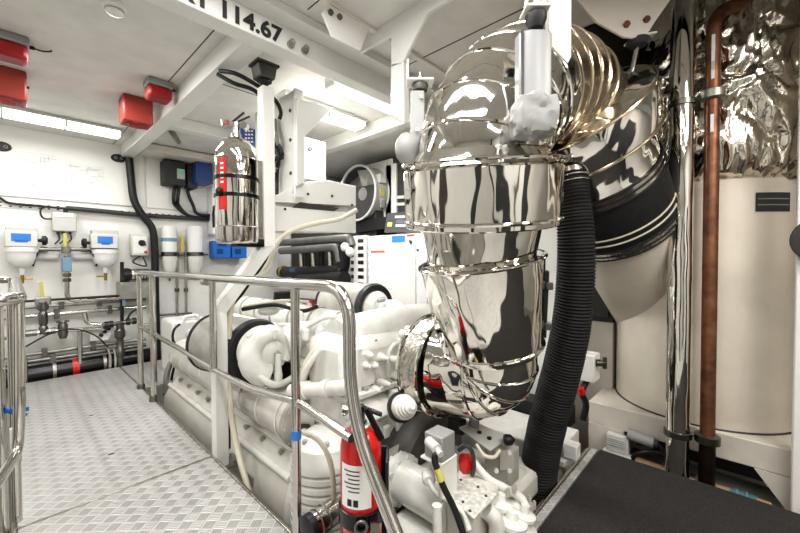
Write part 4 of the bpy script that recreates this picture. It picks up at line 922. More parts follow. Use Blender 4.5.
for _o in list(COL.objects)[_n0:]:
    _q = T-r.location; _o.data.transform(Matrix.Translation(_q) @ Matrix.Scale(.80, 4) @ Matrix.Translation(-_q))
e2, _ = air_filter(2.42, 2.62, 3.3, .82, .235)
MB().lathe(e2+V((0, .02, 0)), -YY, [(.16, 0), (.17, .05), (.12, .12), (.05, .14)], 28).done('turbo_housing', 'engine_white', r)
MB().sweep(spline([e2+V((.05, -.06, -.02)), e2+V((.0, -.25, .0)), e2+V((-.1, -.42, -.02))]), [.10]*17, 20).done('turbo_outlet', 'engine_white', r)
MB().obox(e2+V((-.12, -.22, .10)), (.10, .04, .03), (1, .3, 0)).done('lifting_eye', 'engine_grey', r, .008)
MB().box((1.345, 1.95, .36), (1.365, 4.1, .56)).done('shade_strip', 'black', r)  # black strip painting the shade in the gap beside the deck
MB().sweep(spline([(1.30, 2.35, .40), (1.34, 2.2, .46), (1.30, 2.05, .42), (1.34, 1.96, .36)]), .02, 10).done('oil_hose', 'black', r)
MB().obox((1.27, 2.12, .43), (.05, .12, .07), XX).done('black_bracket', 'black', r, .01)
# front housings
MB().box((1.20, 1.52, .36), (2.15, 1.92, .86)).done('front_housing', 'engine_white', r, .07)
MB().sweep(spline([(1.30, 1.72, .82), (1.6, 1.70, .85), (2.0, 1.66, .85), (2.25, 1.7, .8)]), [.13]*25, 22).done('charge_pipe', 'engine_white', r)
MB().lathe((1.40, 1.60, .66), -YY, [(.20, 0), (.20, .03), (.17, .06), (.10, .075)], 30).done('round_cover', 'engine_white', r)
MB().lathe((1.80, 1.60, .66), -YY, [(.18, 0), (.18, .04), (.15, .06)], 30).done('round_cover', 'engine_white', r)
m = MB()
for cx in (1.40, 1.80):
    for k in range(9): a = k*2*PI/9; m.lathe((cx+.17*math.cos(a), 1.56, .66+.17*math.sin(a)), -YY, [(.012, 0), (.012, .025)], 8)
m.done('cover_bolt', 'engine_grey', r)
for x in (1.27, 1.60, 1.98): MB().prism([(x-.02, 1.53, .82), (x+.02, 1.53, .82), (x+.015, 1.53, .42), (x-.015, 1.53, .42)], (0, -.035, 0)).done('cast_rib', 'engine_white', r, .006)
MB().box((1.17, 1.465, .555), (1.80, 1.60, .585)).done('joint_flange', 'engine_white', r, .006)
m = MB()
for i in range(7): m.cyl((1.22+i*.09, 1.49, .585), (1.22+i*.09, 1.49, .602), .014, 6)
m.done('flange_bolt', 'engine_grey', r)
for x, w_ in ((1.32, .07), (1.58, .085), (1.80, .05)):
    arch = [(x-w_, 1.53, .60), (x-w_, 1.53, .72)]+[(x-w_*math.cos(a*PI/8), 1.53, .72+w_*math.sin(a*PI/8)) for a in range(9)]+[(x+w_, 1.53, .72), (x+w_, 1.53, .60)]
    MB().prism(arch, (0, -.03, 0)).done('arch_boss', 'engine_white', r, .008)
MB().prism([(1.20, 1.56, .55), (1.20, 1.46, .50), (1.20, 1.40, .44), (1.20, 1.56, .44)], (.62, 0, 0)).done('shoulder', 'engine_white', r, .02)
for x in (1.48, 1.51, 1.66):
    MB().lathe((x, 1.46, .48), (0, -.6, .8), [(.026, 0), (.026, .03), (.016, .035), (.02, .06), (.008, .07)], 12).done('sensor', 'engine_white', r)
MB().obox((1.50, 1.44, .53), (.10, .04, .05), (1, -.3, 0)).obox((1.56, 1.43, .50), (.03, .04, .10), (1, -.3, 0)).done('valve_block', 'engine_white', r, .008)
MB().sweep(spline([(1.54, 1.42, .52), (1.60, 1.39, .45), (1.57, 1.40, .38)]), .012, 8).done('sensor_lead', 'engine_white', r)
a, b = at(292, 391, d=2.1), at(352, 387, d=1.86); d = (b-a).normalized()
MB().cyl(a, b, .040, 18).done('coolant_pipe', 'engine_white', r)
for t in (.25, .62): p = a.lerp(b, t); MB().cyl(p-d*.02, p+d*.02, .05, 18).done('pipe_collar', 'engine_white', r)
# cream strap pipe on the left of the housing
MB().sweep(spline([(1.22, 1.98, .40), (1.17, 1.92, .52), (1.17, 1.86, .66), (1.22, 1.80, .78), (1.32, 1.76, .84)]), .028, 12).done('strap_pipe', 'cream_hose', r)
MB().sweep(spline([(1.16, 1.90, .42), (1.12, 1.84, .55), (1.12, 1.78, .68), (1.18, 1.72, .80)]), .018, 10).done('sensor_pipe', 'engine_white', r)
# coolant rail
MB().cyl((1.17, 1.95, .36), (1.62, 1.46, .36), .05, 18).done('coolant_pipe', 'engine_white', r)
for t in (.15, .5, .85): p = V((1.17, 1.95, .36)).lerp(V((1.62, 1.46, .36)), t); d = V((.45, -.49, 0)).normalized(); MB().cyl(p-d*.015, p+d*.015, .062, 18).done('pipe_collar', 'engine_white', r)
for i in range(22):
    rn = random.Random(i); p = V((rn.uniform(1.22, 2.1), rn.uniform(1.48, 1.54), rn.uniform(.42, .88)))
    MB().lathe(p, -YY, [(rn.uniform(.018, .035), 0), (rn.uniform(.015, .03), rn.uniform(.02, .06)), (.008, .07)], 10).done('fitting', 'engine_white', r)
for i in range(22):
    rn = random.Random(50+i); p = V((rn.uniform(1.3, 2.15), rn.uniform(1.6, 2.5), .80+rn.uniform(0, .05)))
    if rn.random() < .5: MB().lathe(p, ZZ, [(.03, -.1), (.032, .03), (.02, .05), (.008, .06)], 10).done('fitting', 'engine_white', r)
    else: MB().obox(p, (rn.uniform(.05, .12), rn.uniform(.03, .06), rn.uniform(.03, .08)), (rn.uniform(-1, 1), rn.uniform(-1, 1), 0)).done('pipe_block', 'engine_white', r, .01)
MB().sweep(spline([(1.3, 2.2, .80), (1.5, 2.1, .9), (1.7, 2.0, .84), (1.95, 1.9, .93), (2.2, 2.0, .88)]), .02, 10).done('injection_line', 'engine_white', r)
MB().sweep(spline([(1.25, 2.9, .90), (1.45, 2.75, .93), (1.6, 2.6, .88), (1.75, 2.6, .9)]), .016, 8).done('wiring_loom', 'black', r)
MB().sweep(spline([(1.35, 3.1, .90), (1.6, 2.9, .94), (1.8, 2.8, .92)]), .013, 8).done('wiring_loom', 'cream_hose', r)
for i in range(4): MB().lathe((2.12+i*.09, 3.3-i*.05, .75), ZZ, [(.03, 0), (.03, .06), (.02, .09)], 12).done('injector_cap', 'engine_grey', r)
MB().ball((1.45, 2.85, .88), .07, (1.4, .8, .7), 16).ball((1.62, 2.95, .9), .05, (1, 1, 1), 14).done('breather', 'engine_white', r)
# flywheel housing ledge
MB().prism([(1.22, 1.44, .30), (2.25, 1.44, .30), (2.25, 1.44, .40), (1.22, 1.44, .44)], (0, .18, 0)).done('flywheel_flange', 'engine_white', r, .015)
for i in range(9): MB().box((1.27+i*.105, 1.415, .315), (1.32+i*.105, 1.45, .385)).done('flange_boss', 'engine_white', r, .01)
# front drum with grooves (near corner)
prof = [(.02, .30), (.09, .29), (.155, .24), (.17, .18)]
for i in range(9): z = .165-i*.045; prof += [(.178, z), (.178, z-.026), (.158, z-.028), (.158, z-.043)]
prof += [(.178, -.25), (.10, -.30)]
MB().lathe((1.13, 1.62, .10), ZZ, prof, 40).done('grooved_drum', 'engine_white', r)
MB().sweep(spline([at(302, 432, d=1.75), at(318, 440, d=1.68), at(329, 458, d=1.66), at(333, 480, d=1.66), at(334, 500, d=1.7)]), .012, 8).done('drum_hose', 'cream_hose', r)
m = MB()
for k in range(6): a = k*PI/3; m.lathe((1.13+.12*math.cos(a), 1.62+.12*math.sin(a), .36), ZZ, [(.014, 0), (.014, .02)], 8)
m.done('drum_bolt', 'engine_grey', r)
# ribbed white cap beside the exhaust flange
c = at(405, 407, d=1.82); dv = (V((0, 0, EYE))-c+RGT*.9).normalized(); pr_ = [(.062, -.05), (.062, 0)]
for i in range(4): pr_ += [(.058-.009*i, .012+i*.02), (.050-.009*i, .016+i*.02)]
pr_ += [(.012, .092)]
MB().lathe(c, dv, [(.075, -.055), (.075, -.03)], 20).done('cap_gasket', 'black', r); MB().lathe(c, dv, pr_, 26).done('ribbed_cap', 'engine_white', r)
# left end: tank box with handle and cables behind the engine
r = thing('header_tank', 'white plastic header tank with moulded handle behind the engine by the wall', 'tank', (1.4, 4.75, .1))
p, q = at(172, 322, Y=4.7), at(210, 352, Y=4.7)
MB().box((p.x, 4.7, q.z-.4), (q.x, 5.15, p.z)).done('tank', 'beam_white', r, .03)
MB().sweep(fillet([at(183, 323, Y=4.72), at(184, 317, Y=4.72), at(197, 315, Y=4.72), at(199, 322, Y=4.72)], .03), .022, 10).done('handle', 'beam_white', r)
MB().ball(at(191, 334, Y=4.69), .06, (1, .3, 1), 14).done('filler_cap', 'grey_pale', r)
for k, pts in enumerate((((212, 322), (200, 334), (188, 346), (176, 356), (168, 372), (164, 395)), ((215, 328), (200, 342), (184, 352), (174, 368), (170, 392)), ((180, 324), (174, 330), (173, 340), (178, 348)))):
    tag(MB().sweep(spline([at(*q_, Y=4.45+.03*k) for q_ in pts]), .013, 8).done('cable', 'black'), ('black cable sagging across the header tank to the walkway post', 'second black cable sagging below the header tank', 'short black cable loop hugging the header tank side')[k], 'cable')
# engine bed girder
struct('floor_girder', MB().box((2.38, .86, -1.0), (2.80, 5.6, .06)), 'engine_white', .01)
# ================================================================ GEARBOX
r = thing('gearbox', 'white gearbox with cylindrical oil cooler under the exhaust elbow', 'gearbox', (1.5, 1.1, -.9))
MB().lathe((1.68, 1.50, .10), -YY, [(.36, 0), (.36, .04), (.30, .07), (.30, .16), (.27, .20), (.10, .21)], 40).done('coupling_casing', 'cast_dark', r)
MB().lathe((1.52, 1.42, .10), -YY, [(.18, 0), (.2, .05), (.12, .10)], 28).done('coupling_boss', 'engine_grey', r)
MB().lathe((1.39, 1.33, .14), -YY, [(.13, 0), (.13, .035), (.105, .05), (.10, .07), (.10, .33), (.105, .335), (.105, .36), (.06, .37)], 32).done('oil_cooler', 'engine_white', r)
m = MB()
for k in range(10): a = k*PI/5; m.lathe((1.39+.116*math.cos(a), 1.335, .14+.116*math.sin(a)), -YY, [(.013, -.01), (.013, .055)], 8)
m.done('cooler_bolt', 'engine_white', r)
MB().box((1.24, .80, -.40), (1.54, 1.28, .015)).done('lower_casing', 'engine_white', r, .03)
MB().box((1.52, .86, -.9), (2.0, 1.35, .12)).done('main_casing', 'engine_dirty', r, .05)
MB().box((1.40, .88, .11), (1.85, 1.30, .17)).done('upper_casing', 'engine_dirty', r, .03)
tp = [at(*p, Z=.255) for p in ((441, 490), (460, 470), (498, 493), (474, 518))]
MB().prism(tp, (0, 0, -.012)).done('top_plate', 'plate_speckle', r, .003)
m = MB()
for p in ((452, 491), (463, 502), (478, 487), (486, 496), (470, 511), (461, 480)): m.lathe(at(*p, Z=.256), ZZ, [(.007, 0), (.005, .004)], 8)
m.done('plate_screw', 'cast_dark', r)
MB().box((tp[0].x, tp[3].y+.04, .05), (tp[1].x+.05, tp[0].y-.02, .24)).done('plate_support', 'engine_dirty', r, .02)
# L bracket and junction box
bq = at(448, 462, d=1.61)
MB().obox(bq+V((.0, .0, -.07)), (.125, .012, .17), XX).obox(bq+V((.057, .05, -.07)), (.012, .11, .17), XX).obox(bq+V((0, .05, .008)), (.125, .115, .012), XX).done('box_bracket', 'engine_white', r, .004)
jb = MB().obox(bq+V((0.0, .045, .068)), (.098, .098, .11), XX).done('junction_box', 'grey', r, .006)
gp = at(435, 447, d=1.555); MB().cyl(gp+V((.02, .05, 0)), gp+V((-.01, -.02, 0)), .022, 14).cyl(gp+V((.0, .0, 0)), gp+V((-.018, -.045, -.01)), .014, 12).done('cable_gland', 'grey_light', jb)
MB().sweep(spline([gp+V((-.012, -.03, -.01)), at(434.5, 458, d=1.525), at(438, 472, d=1.51), at(444, 488, d=1.50), at(454, 508, d=1.49), at(462, 530, d=1.47), at(466, 545, d=1.46)]), .0135, 10).done('cable', 'black', jb)
MB().sweep(spline([at(437.2, 468.5, d=1.513), at(440, 477, d=1.506), at(441.5, 481, d=1.503)]), .0150, 10).done('cable_marker', 'yellow', jb)
# small pipes by the plate
MB().sweep(spline([at(428, 478, d=1.62), at(432, 487, d=1.6), at(440, 496, d=1.58), at(452, 503, d=1.56), at(464, 514, d=1.53), at(469, 530, d=1.5)]), .012, 10).done('thin_pipe', 'engine_white', r)
MB().lathe(at(429, 480, d=1.62), -FWD, [(.03, -.05), (.03, 0), (.022, .012)], 16).done('pipe_eye', 'engine_white', r)
MB().sweep(spline([at(474, 462, d=1.8), at(480, 470, d=1.78), at(490, 480, d=1.76), at(505, 488, d=1.75), at(520, 497, d=1.74), at(527, 508, d=1.72)]), .019, 12).done('hose_pipe', 'engine_white', r)
MB().sweep(spline([at(486, 510, d=1.6), at(494, 518, d=1.6), at(497, 530, d=1.6), at(494, 545, d=1.6)]), .035, 14).done('elbow_pipe', 'engine_white', r)
for px, py, d, R in ((497, 502, 1.72, .05), (521, 514, 1.7, .045), (508, 520, 1.66, .06), (514, 503, 1.75, .04)):
    c = at(px, py, d=d); MB().lathe(c-ZZ*.09, (.15, -.1, 1), [(R*1.5, 0), (R*1.5, .03), (R, .035), (R, .07), (R*1.2, .075), (R*1.2, .09), (R*.5, .10), (R*.4, .13)], 22).done('valve_cap', 'engine_white', r)
MB().box((1.78, .84, -.05), (2.12, 1.12, .10)).done('side_casing', 'engine_dirty', r, .03)
for k in range(16):
    rn = random.Random(90+k); MB().lathe(at(rn.uniform(490, 535), rn.uniform(480, 530), d=1.70+rn.uniform(0, .08)), ZZ, [(.010, -.03), (.010, .0), (.006, .010)], 8).done('casing_bolt', 'engine_grey', r)
MB().sweep(fillet([at(437, 505, d=1.5), at(437, 520, d=1.5), at(438, 545, d=1.5)], .02), .02, 12).done('drain_pipe', 'engine_white', r)
# sensor assembly
r = thing('control_actuator', 'grey actuator block with drilled plate and red cap behind the grey junction box', 'actuator', at(490, 470, d=1.9))
MB().obox(at(502, 462, d=1.92), (.12, .14, .18), XX).done('block', 'engine_grey', r, .012)
MB().prism([at(459, 427, d=1.93), at(474, 421, d=2.02), at(509, 437, d=1.93), at(490, 450, d=1.82)], (0, 0, -.010)).done('drilled_plate', 'grey_light', r, .002)
m = MB()
for u in (.42, .72):
    A_, B_ = at(459, 427, d=1.93).lerp(at(490, 450, d=1.82), u), at(474, 421, d=2.02).lerp(at(509, 437, d=1.93), u); c = A_.lerp(B_, .45); m.lathe(c-ZZ*.004, ZZ, [(.012, 0), (.012, .009)], 12)
m.done('plate_hole', 'black', r)
MB().obox(at(474, 426, d=1.98), (.05, .05, .10), RGT).done('sensor_head', 'grey', r, .012)
MB().lathe(at(505, 440, d=1.86), RGT+FWD*.1, [(.025, 0), (.028, .01), (.026, .03), (.008, .05)], 18).done('black_knob', 'black', r)
MB().lathe(at(461, 463, d=1.80), RGT-ZZ*.25+FWD*.3, [(.02, 0), (.045, .01), (.045, .045), (.03, .06)], 22).done('red_cap', 'red', r)
MB().sweep(spline([at(459, 450, d=1.8), at(466, 446, d=1.75), at(472, 452, d=1.75), at(474, 466, d=1.76), at(472, 476, d=1.75)]), .010, 8).done('grey_cable', 'graphite', r)
MB().sweep(spline([at(476, 444, d=1.83), at(484, 455, d=1.8), at(494, 457, d=1.8), at(500, 450, d=1.82)]), .009, 8).done('white_cable', 'cream_hose', r)
MB().obox(at(457, 425, d=2.0), (.05, .09, .08), XX).done('clamp', 'black', r, .006)
m = MB().bolts([at(509, 452, d=1.84), at(509, 470, d=1.84), at(496, 470, d=1.82)], -FWD, .012, .012); m.done('bolt', 'engine_white', r)
MB().obox(at(507, 462, d=1.835), (.07, .004, .08), RGT).done('stencil_plate', 'engine_grey', r)
r = thing('carton', 'pale small box standing on the white girder behind the corrugated hose', 'box', at(551, 438, d=2.35))
MB().obox(at(548, 432, d=2.4), (.12, .16, .15), XX).done('box', 'grey_pale', r, .004)
m = MB()
for k in range(3): m.obox(at(547, 429+k*3.5, d=2.31), (.002, .07, .008), XX)
m.done('print_lines', 'tan_lagging', r)

# ================================================================ RED EXTINGUISHER
ec = at(361, 470, d=1.49); ec.z = .05; bc = ec; tc = V((-ec.x, -ec.y, 0)).normalized(); lf = -V((RGT.x, RGT.y, 0)).normalized()
r = thing('red_extinguisher', 'red fire extinguisher with black clamp standing at the handrail end', 'fire extinguisher', ec)
R_ = .083
MB().lathe(ec, ZZ, [(R_*.9, 0), (R_, .012), (R_, .495), (R_*.94, .525), (R_*.74, .557), (R_*.4, .575), (R_*.3, .578)], 40).done('cylinder_body', 'red', r)
MB().lathe(ec+ZZ*.575, ZZ, [(.027, 0), (.027, .02), (.018, .024), (.018, .06)], 16).done('neck', 'steel', r)
MB().ring(ec+ZZ*.578, ZZ, .032, .006, 20, 6).done('neck_ring', 'sticker_white', r)
h = ec+ZZ*.64; hr = (RGT*.9-ZZ*.35).normalized()
MB().obox(h+hr*.03+ZZ*.012, (.125, .026, .012), hr, ZZ).obox(h-RGT*.012-ZZ*.006, (.05, .034, .05), RGT, ZZ).done('carry_handle', 'black_gloss', r, .003)
hr2 = (RGT*.45-ZZ*.9).normalized(); MB().obox(h+RGT*.055-ZZ*.05-FWD*.02, (.14, .024, .016), hr2, FWD).done('squeeze_lever', 'black_gloss', r, .003)
MB().lathe(h-RGT*.035-FWD*.01, -RGT, [(.014, 0), (.014, .02), (.02, .022), (.02, .035)], 14).done('gauge', 'steel', r)
MB().ring(h-RGT*.02+ZZ*.01-FWD*.02, FWD, .02, .003, 18, 6).done('pin_ring', 'steel', r)
patch(MB(), ec, R_+.001, -28, 62, ec.z+.285, ec.z+.455, 14).done('white_label', 'sticker_white', r)
m = MB()
for k in range(6): patch(m, ec, R_+.0018, 4, 50-7*(k % 3), ec.z+.43-k*.016, ec.z+.435-k*.016, 6)
m.done('label_print', 'ink', r)
m = MB()
for a in (8, 26): patch(m, ec, R_+.0018, a, a+13, ec.z+.295, ec.z+.322, 3)
m.done('pictogram', 'black', r)
MB().lathe(ec+ZZ*.20, ZZ, [(R_+.001, 0), (R_+.008, .003), (R_+.008, .062), (R_+.001, .065)], 36, False).done('clamp_band', 'black_gloss', r)
c = ec+ZZ*.232+tc*(R_+.02); MB().ring(c, tc, .022, .006, 22, 8).obox(c-ZZ*.05, (.012, .02, .07), tc).obox(c+RGT*.05, (.012, .03, .04), tc).done('clamp_catch', 'steel_dark', r)
patch(MB(), ec, R_+.001, -30, 45, ec.z+.10, ec.z+.18, 10).done('pale_label', 'blue_valve', r)
MB().obox(ec+ZZ*.33+RGT*.105+FWD*.03, (.012, .12, .22), RGT, ZZ).obox(ec+ZZ*.22+FWD*.095, (.2, .012, .45), RGT, ZZ).obox(ec+ZZ*-.012, (.2, .2, .02), RGT, ZZ).done('mounting_bracket', 'black', r, .003)
MB().obox(ec+ZZ*-.45+FWD*.06, (.05, .05, .86), RGT, ZZ).done('bracket_leg', 'black', r, .003)
r = thing('starter_motor', 'small steel cylinder with black end beside the red extinguisher foot', 'motor', at(318, 525, d=1.62))
a, b = at(311, 527, d=1.60), at(331, 513, d=1.68); d = (b-a).normalized()
MB().cyl(a, b+d*.05, .055, 24).done('barrel', 'steel', r); MB().lathe(a, -d, [(.058, -.01), (.058, .02), (.03, .03)], 22).done('end_cap', 'black', r)
for u in (.03, .07): MB().ring(a+d*u, d, .0555, .004, 24, 6).done('band', 'steel_dark', r)
# ================================================================ FAR SIDE OF THE ROOM
r = thing('control_cabinet', 'white control cabinet with blue label and small orange lettering behind the engine', 'cabinet', (3.25, 2.8, .2))
MB().box((3.02, 2.42, -.6), (3.6, 3.38, 1.575)).done('case', 'white_wall', r, .008)
MB().box((3.0, 2.60, -.5), (3.02, 3.36, 1.565)).done('door', 'beam_white', r, .004)
MB().box((3.0, 2.44, -.5), (3.02, 2.585, 1.565)).done('side_panel', 'beam_white', r, .004)
a, b = at(392, 236, X=3.0), at(405, 242, X=3.0); MB().box((2.996, b.y, b.z), (3.0, a.y, a.z)).done('blue_label', 'blue_label', r)
m = MB(); a, b = at(371, 251, X=3.0), at(385, 252.6, X=3.0)
n = 9
for i in range(n):
    y0 = a.y+(b.y-a.y)*i/n; y1 = a.y+(b.y-a.y)*(i+.75)/n; m.box((2.997, y0, b.z), (3.0, y1, a.z+.004))
m.done('lettering', 'orange', r)
a, b = at(407, 234.5, X=3.0), at(414, 236.2, X=3.0); MB().box((2.997, b.y, b.z), (3.0, a.y, a.z)).done('logo_strip', 'orange', r)
a = at(411, 242, X=3.0); MB().lathe(a, -XX, [(.02, 0), (.02, .01)], 14).obox(a+V((-.012, 0, .012)), (.01, .05, .012), (0, 1, .5)).done('key_latch', 'steel_dark', r)
for py in (250, 306): a = at(417.5, py, X=2.99); MB().lathe(a, -XX, [(.012, -.02), (.012, .005)], 10).done('hinge', 'graphite', r)
r = thing('operator_console', 'tilted dark operator panel with buttons on top of the white control cabinet', 'control panel', (3.2, 2.9, 1.6))
P = [at(384, 232, X=3.02), at(387, 213, X=3.12), at(416, 211, X=3.12), at(418, 233, X=3.02)]
MB().prism(P, (.05, 0, -.01)).done('panel', 'graphite', r, .004)
nn = (P[1]-P[0]).cross(P[3]-P[0]).normalized(); nn = nn if nn.x < 0 else -nn
def onp(u, v, du, dv, nm, mt):
    o = P[0]+(P[3]-P[0])*u+(P[1]-P[0])*v; MB().prism([o+nn*.001, o+(P[3]-P[0])*du+nn*.001, o+(P[3]-P[0])*du+(P[1]-P[0])*dv+nn*.001, o+(P[1]-P[0])*dv+nn*.001], nn*.004).done(nm, mt, r)
onp(.08, .28, .14, .22, 'warning_sticker', 'yellow'); onp(.34, .28, .42, .12, 'keypad', 'grey_light'); onp(.34, .45, .4, .18, 'display', 'screen_grey'); onp(.28, .72, .3, .12, 'name_strip', 'grey_light'); onp(.8, .3, .12, .4, 'button_row', 'grey')
# axial fan
fc = at(357, 193, X=3.25); R_ = .36
r = thing('axial_fan', 'grey axial ventilation fan in a white square mounting above the cabinet', 'fan', fc-ZZ*R_)
MB().lathe(fc, XX, [(R_*1.06, 0), (R_*1.06, .02), (R_, .03), (R_, .24), (R_*1.05, .25), (R_*1.05, .26)], 48, False).done('casing', 'grey_light', r)
MB().lathe(fc+XX*.02, XX, [(R_*.99, 0), (R_*.99, .24)], 48, False).done('duct_lining', 'graphite', r)
MB().ring(fc, XX, R_*1.03, .016, 48, 8).done('front_ring', 'grey_pale', r)
MB().lathe(fc+XX*.10, XX, [(.02, -.03), (.09, 0), (.11, .05), (.11, .25)], 24).done('hub', 'grey', r)
for k in range(8):
    a = k*PI/4; u = V((0, math.cos(a), math.sin(a))); w = V((0, -math.sin(a), math.cos(a)))
    MB().prism([fc+XX*.14+u*.10-w*.05, fc+XX*.10+u*R_*.95-w*.11, fc+XX*.20+u*R_*.95+w*.09, fc+XX*.20+u*.10+w*.05], XX*.008).done('blade', 'galv', r)
MB().obox(fc+V((.13, -R_*.95, .16)), (.12, .08, .12), XX).done('terminal_box', 'grey_pale', r, .008)
c = fc+V((.13, -R_*1.01, -.02)); MB().obox(c, (.07, .008, .10), XX).done('warning_sticker', 'yellow', r); MB().obox(c-ZZ*.15, (.07, .02, .10), XX).done('data_plate', 'grey', r)
MB().box((fc.x+.25, fc.y-.43, fc.z-.44), (fc.x+.28, fc.y+.43, fc.z+.44)).done('square_plate', 'beam_white', r, .004)
r = thing('fan_shelf', 'black shelf beam under the axial fan', 'shelf', (3.3, 3.3, 1.7))
MB().prism([at(356, 219, X=3.3), at(420, 214, X=3.3), at(420, 224, X=3.3), at(356, 233, X=3.3)], (.3, 0, 0)).done('beam', 'black', r, .004)
r = thing('louvre_frame', 'white framed dark louvre opening beyond the fan, beside the exhaust riser', 'louvre', (3.7, 2.9, 1.7))
MB().prism([at(x, y, X=3.50) for x, y in ((386, 166), (424, 158), (424, 232), (386, 228))], (.05, 0, 0)).done('dark_opening', 'shadow_grey', r)
for x0, x1 in ((391, 396), (417, 421)): MB().prism([at(x0, 164, X=3.47), at(x1, 163, X=3.47), at(x1, 232, X=3.47), at(x0, 232, X=3.47)], (.03, 0, 0)).done('upright', 'beam_white', r, .004)
for y in (196, 203, 216): MB().prism([at(394, y, X=3.48), at(418, y-1.5, X=3.48), at(418, y+1.5, X=3.48), at(394, y+3, X=3.48)], (.02, 0, 0)).done('cross_slat', 'grey_pale', r)
# manifold of dark pipes
r = thing('pipe_manifold', 'rack of fat dark lagged pipes with steel branches under the white rail frame', 'pipework', (3.0, 4.1, 1.0))
mx = 3.05
def mp(pts, rad, mt, nm='pipe', rr=.1): MB().sweep(fillet([at(*p, X=mx+o) for p, o in pts], rr, 6), rad, 18).done(nm, mt, r)
mp((((279, 243), 0), ((350, 238), 0), ((352, 246), 0)), .055, 'pipe_grey')
mp((((281, 251), -.05), ((338, 247), -.05), ((340, 262), -.05)), .055, 'pipe_grey')
mp((((281, 272), 0), ((344, 271), 0), ((344, 246), 0)), .085, 'black', 'lower_header')
for px in (301, 313, 330): MB().cyl(at(px, 252, X=mx), at(px+1, 270, X=mx), .035, 14).done('branch', 'steel_brushed', r)
for px in (307, 321): MB().cyl(at(px, 248, X=mx+.15), at(px+1, 285, X=mx+.15), .05, 14).done('branch', 'rubber', r)
for px in (284, 344): c = at(px, 272, X=mx); MB().ring(c, YY, .088, .018, 24, 8).done('joint_ring', 'brass' if px < 300 else 'graphite', r)
a = at(292, 270, X=mx-.088); MB().obox(a, (.006, .16, .05), XX).done('blue_tag', 'blue_box', r)
for px, py in ((345, 247), (350, 252)): c = at(px, py, X=mx-.1); MB().ball(c, .06, (1, 1, 1), 14).done('valve_cap', 'white_wall', r)
tag(MB().box((3.35, 3.6, -.6), (3.75, 5.75, 2.3)).done('dark_backdrop', 'shadow_grey', None, .01), 'dark backdrop box behind the lagged manifold pipes', 'panel')  # added dark box that paints the dark background behind the pipes
r = thing('grid_rack', 'white open grid rack beside the control cabinet', 'rack', (3.1, 3.6, .8))
m = MB()
for py in range(238, 292, 7): a, b = at(349, py, X=3.12), at(367, py-1, X=3.12); m.box((3.11, b.y, a.z-.022), (3.15, a.y, a.z+.022))
for px in (349, 356, 366): a = at(px, 236, X=3.1); b = at(px, 292, X=3.1); m.box((3.08, a.y-.025, b.z), (3.11, a.y+.025, a.z))
m.done('grid', 'beam_white', r)
MB().sweep(spline([at(366, 287, X=2.95), at(360, 291, X=2.95), at(358, 300, X=2.95), at(364, 310, X=2.95)]), .03, 10).done('looped_hose', 'cast_dark', r)
r = thing('side_engine', 'dark and red topped auxiliary machinery seen under the manifold pipes', 'machinery', (2.95, 4.2, .4))
MB().box((2.85, 3.5, -.6), (3.3, 5.0, .78)).done('casing', 'engine_grey', r, .03)
MB().prism([at(296, 288, X=2.84), at(334, 285, X=2.84), at(334, 300, X=2.84), at(300, 298, X=2.84)], (-.02, 0, 0)).done('white_cover', 'beam_white', r, .004)
for px, mt in ((305, 'graphite'), (312, 'red_alarm'), (319, 'graphite'), (326, 'red_alarm'), (333, 'red_alarm')):
    c = at(px, 304, X=2.75); MB().lathe(c-ZZ*.05, ZZ, [(.05, 0), (.05, .05), (.035, .06), (.035, .11)], 14).done('valve_head', mt, r)
MB().cyl(at(300, 281, X=2.95), at(345, 279, X=2.95), .10, 16).done('dark_header', 'black', r)
MB().lathe(at(283, 292, X=2.6), -ZZ, [(.12, 0), (.13, .1), (.07, .3)], 18).done('funnel', 'black', r)
# wall things seen past the bottle
cab = thing('battery_charger', 'pair of bright blue boxes on the wall below the steel extinguisher', 'charger', W(230, 258, .2))
for x0, x1 in ((214, 231), (232, 247)):
    wbox(MB(), x0, 241, x1, 258, .03, .2).done('box', 'blue_bright', cab, .01)
    wbox(MB(), x0+3, 249, x0+9, 254, .23, .004).done('label', 'blue_deep', cab)
    wbox(MB(), x0+4, 243, x1-4, 246, .23, .004).done('dark_plate', 'blue_deep', cab)
r = thing('wall_cabinet', 'narrow white cabinet on the wall half hidden behind the steel extinguisher', 'cabinet', W(215, 236, .2))
wbox(MB(), 212, 186, 221, 234, .03, .18).done('case', 'white_wall', r, .006)
wbox(MB(), 213, 206, 217, 210, .21, .02).done('handle', 'graphite', r, .003)
r = thing('blue_cabinet', 'upper blue cabinet with white keypad behind the steel extinguisher valve', 'cabinet', at(248, 150, Y=4.0))
a, b = at(241, 115, Y=4.0), at(258, 150, Y=4.0); MB().box((a.x, 4.0, b.z), (b.x, 4.35, a.z)).done('case', 'blue_box', r, .01)
m = MB()
for i in range(3):
    for j in range(4): c = at(246+i*3, 131+j*3.6, Y=3.998); m.obox(c, (.022, .006, .018), XX)
m.done('keypad', 'sticker_white', r)
MB().box((a.x+.05, 4.02, a.z-.01), (a.x+.1, 4.1, 2.62)).box((b.x-.1, 4.02, a.z-.01), (b.x-.05, 4.1, 2.62)).done('hanger', 'galv', r)
struct('ceiling_duct', MB().box((1.15, 5.35, 2.64), (4.5, 5.79, CEIL-.01)), 'ceiling_cream', .01)
m = MB(); c = at(175, 137, Y=4.7); r = thing('spot_bracket', 'small steel bracket on the white ceiling box past the beam', 'bracket', c); MB().obox(c, (.05, .05, .16), (1, 0, .6), (-.6, 0, 1)).done('tube', 'galv', r, .006)
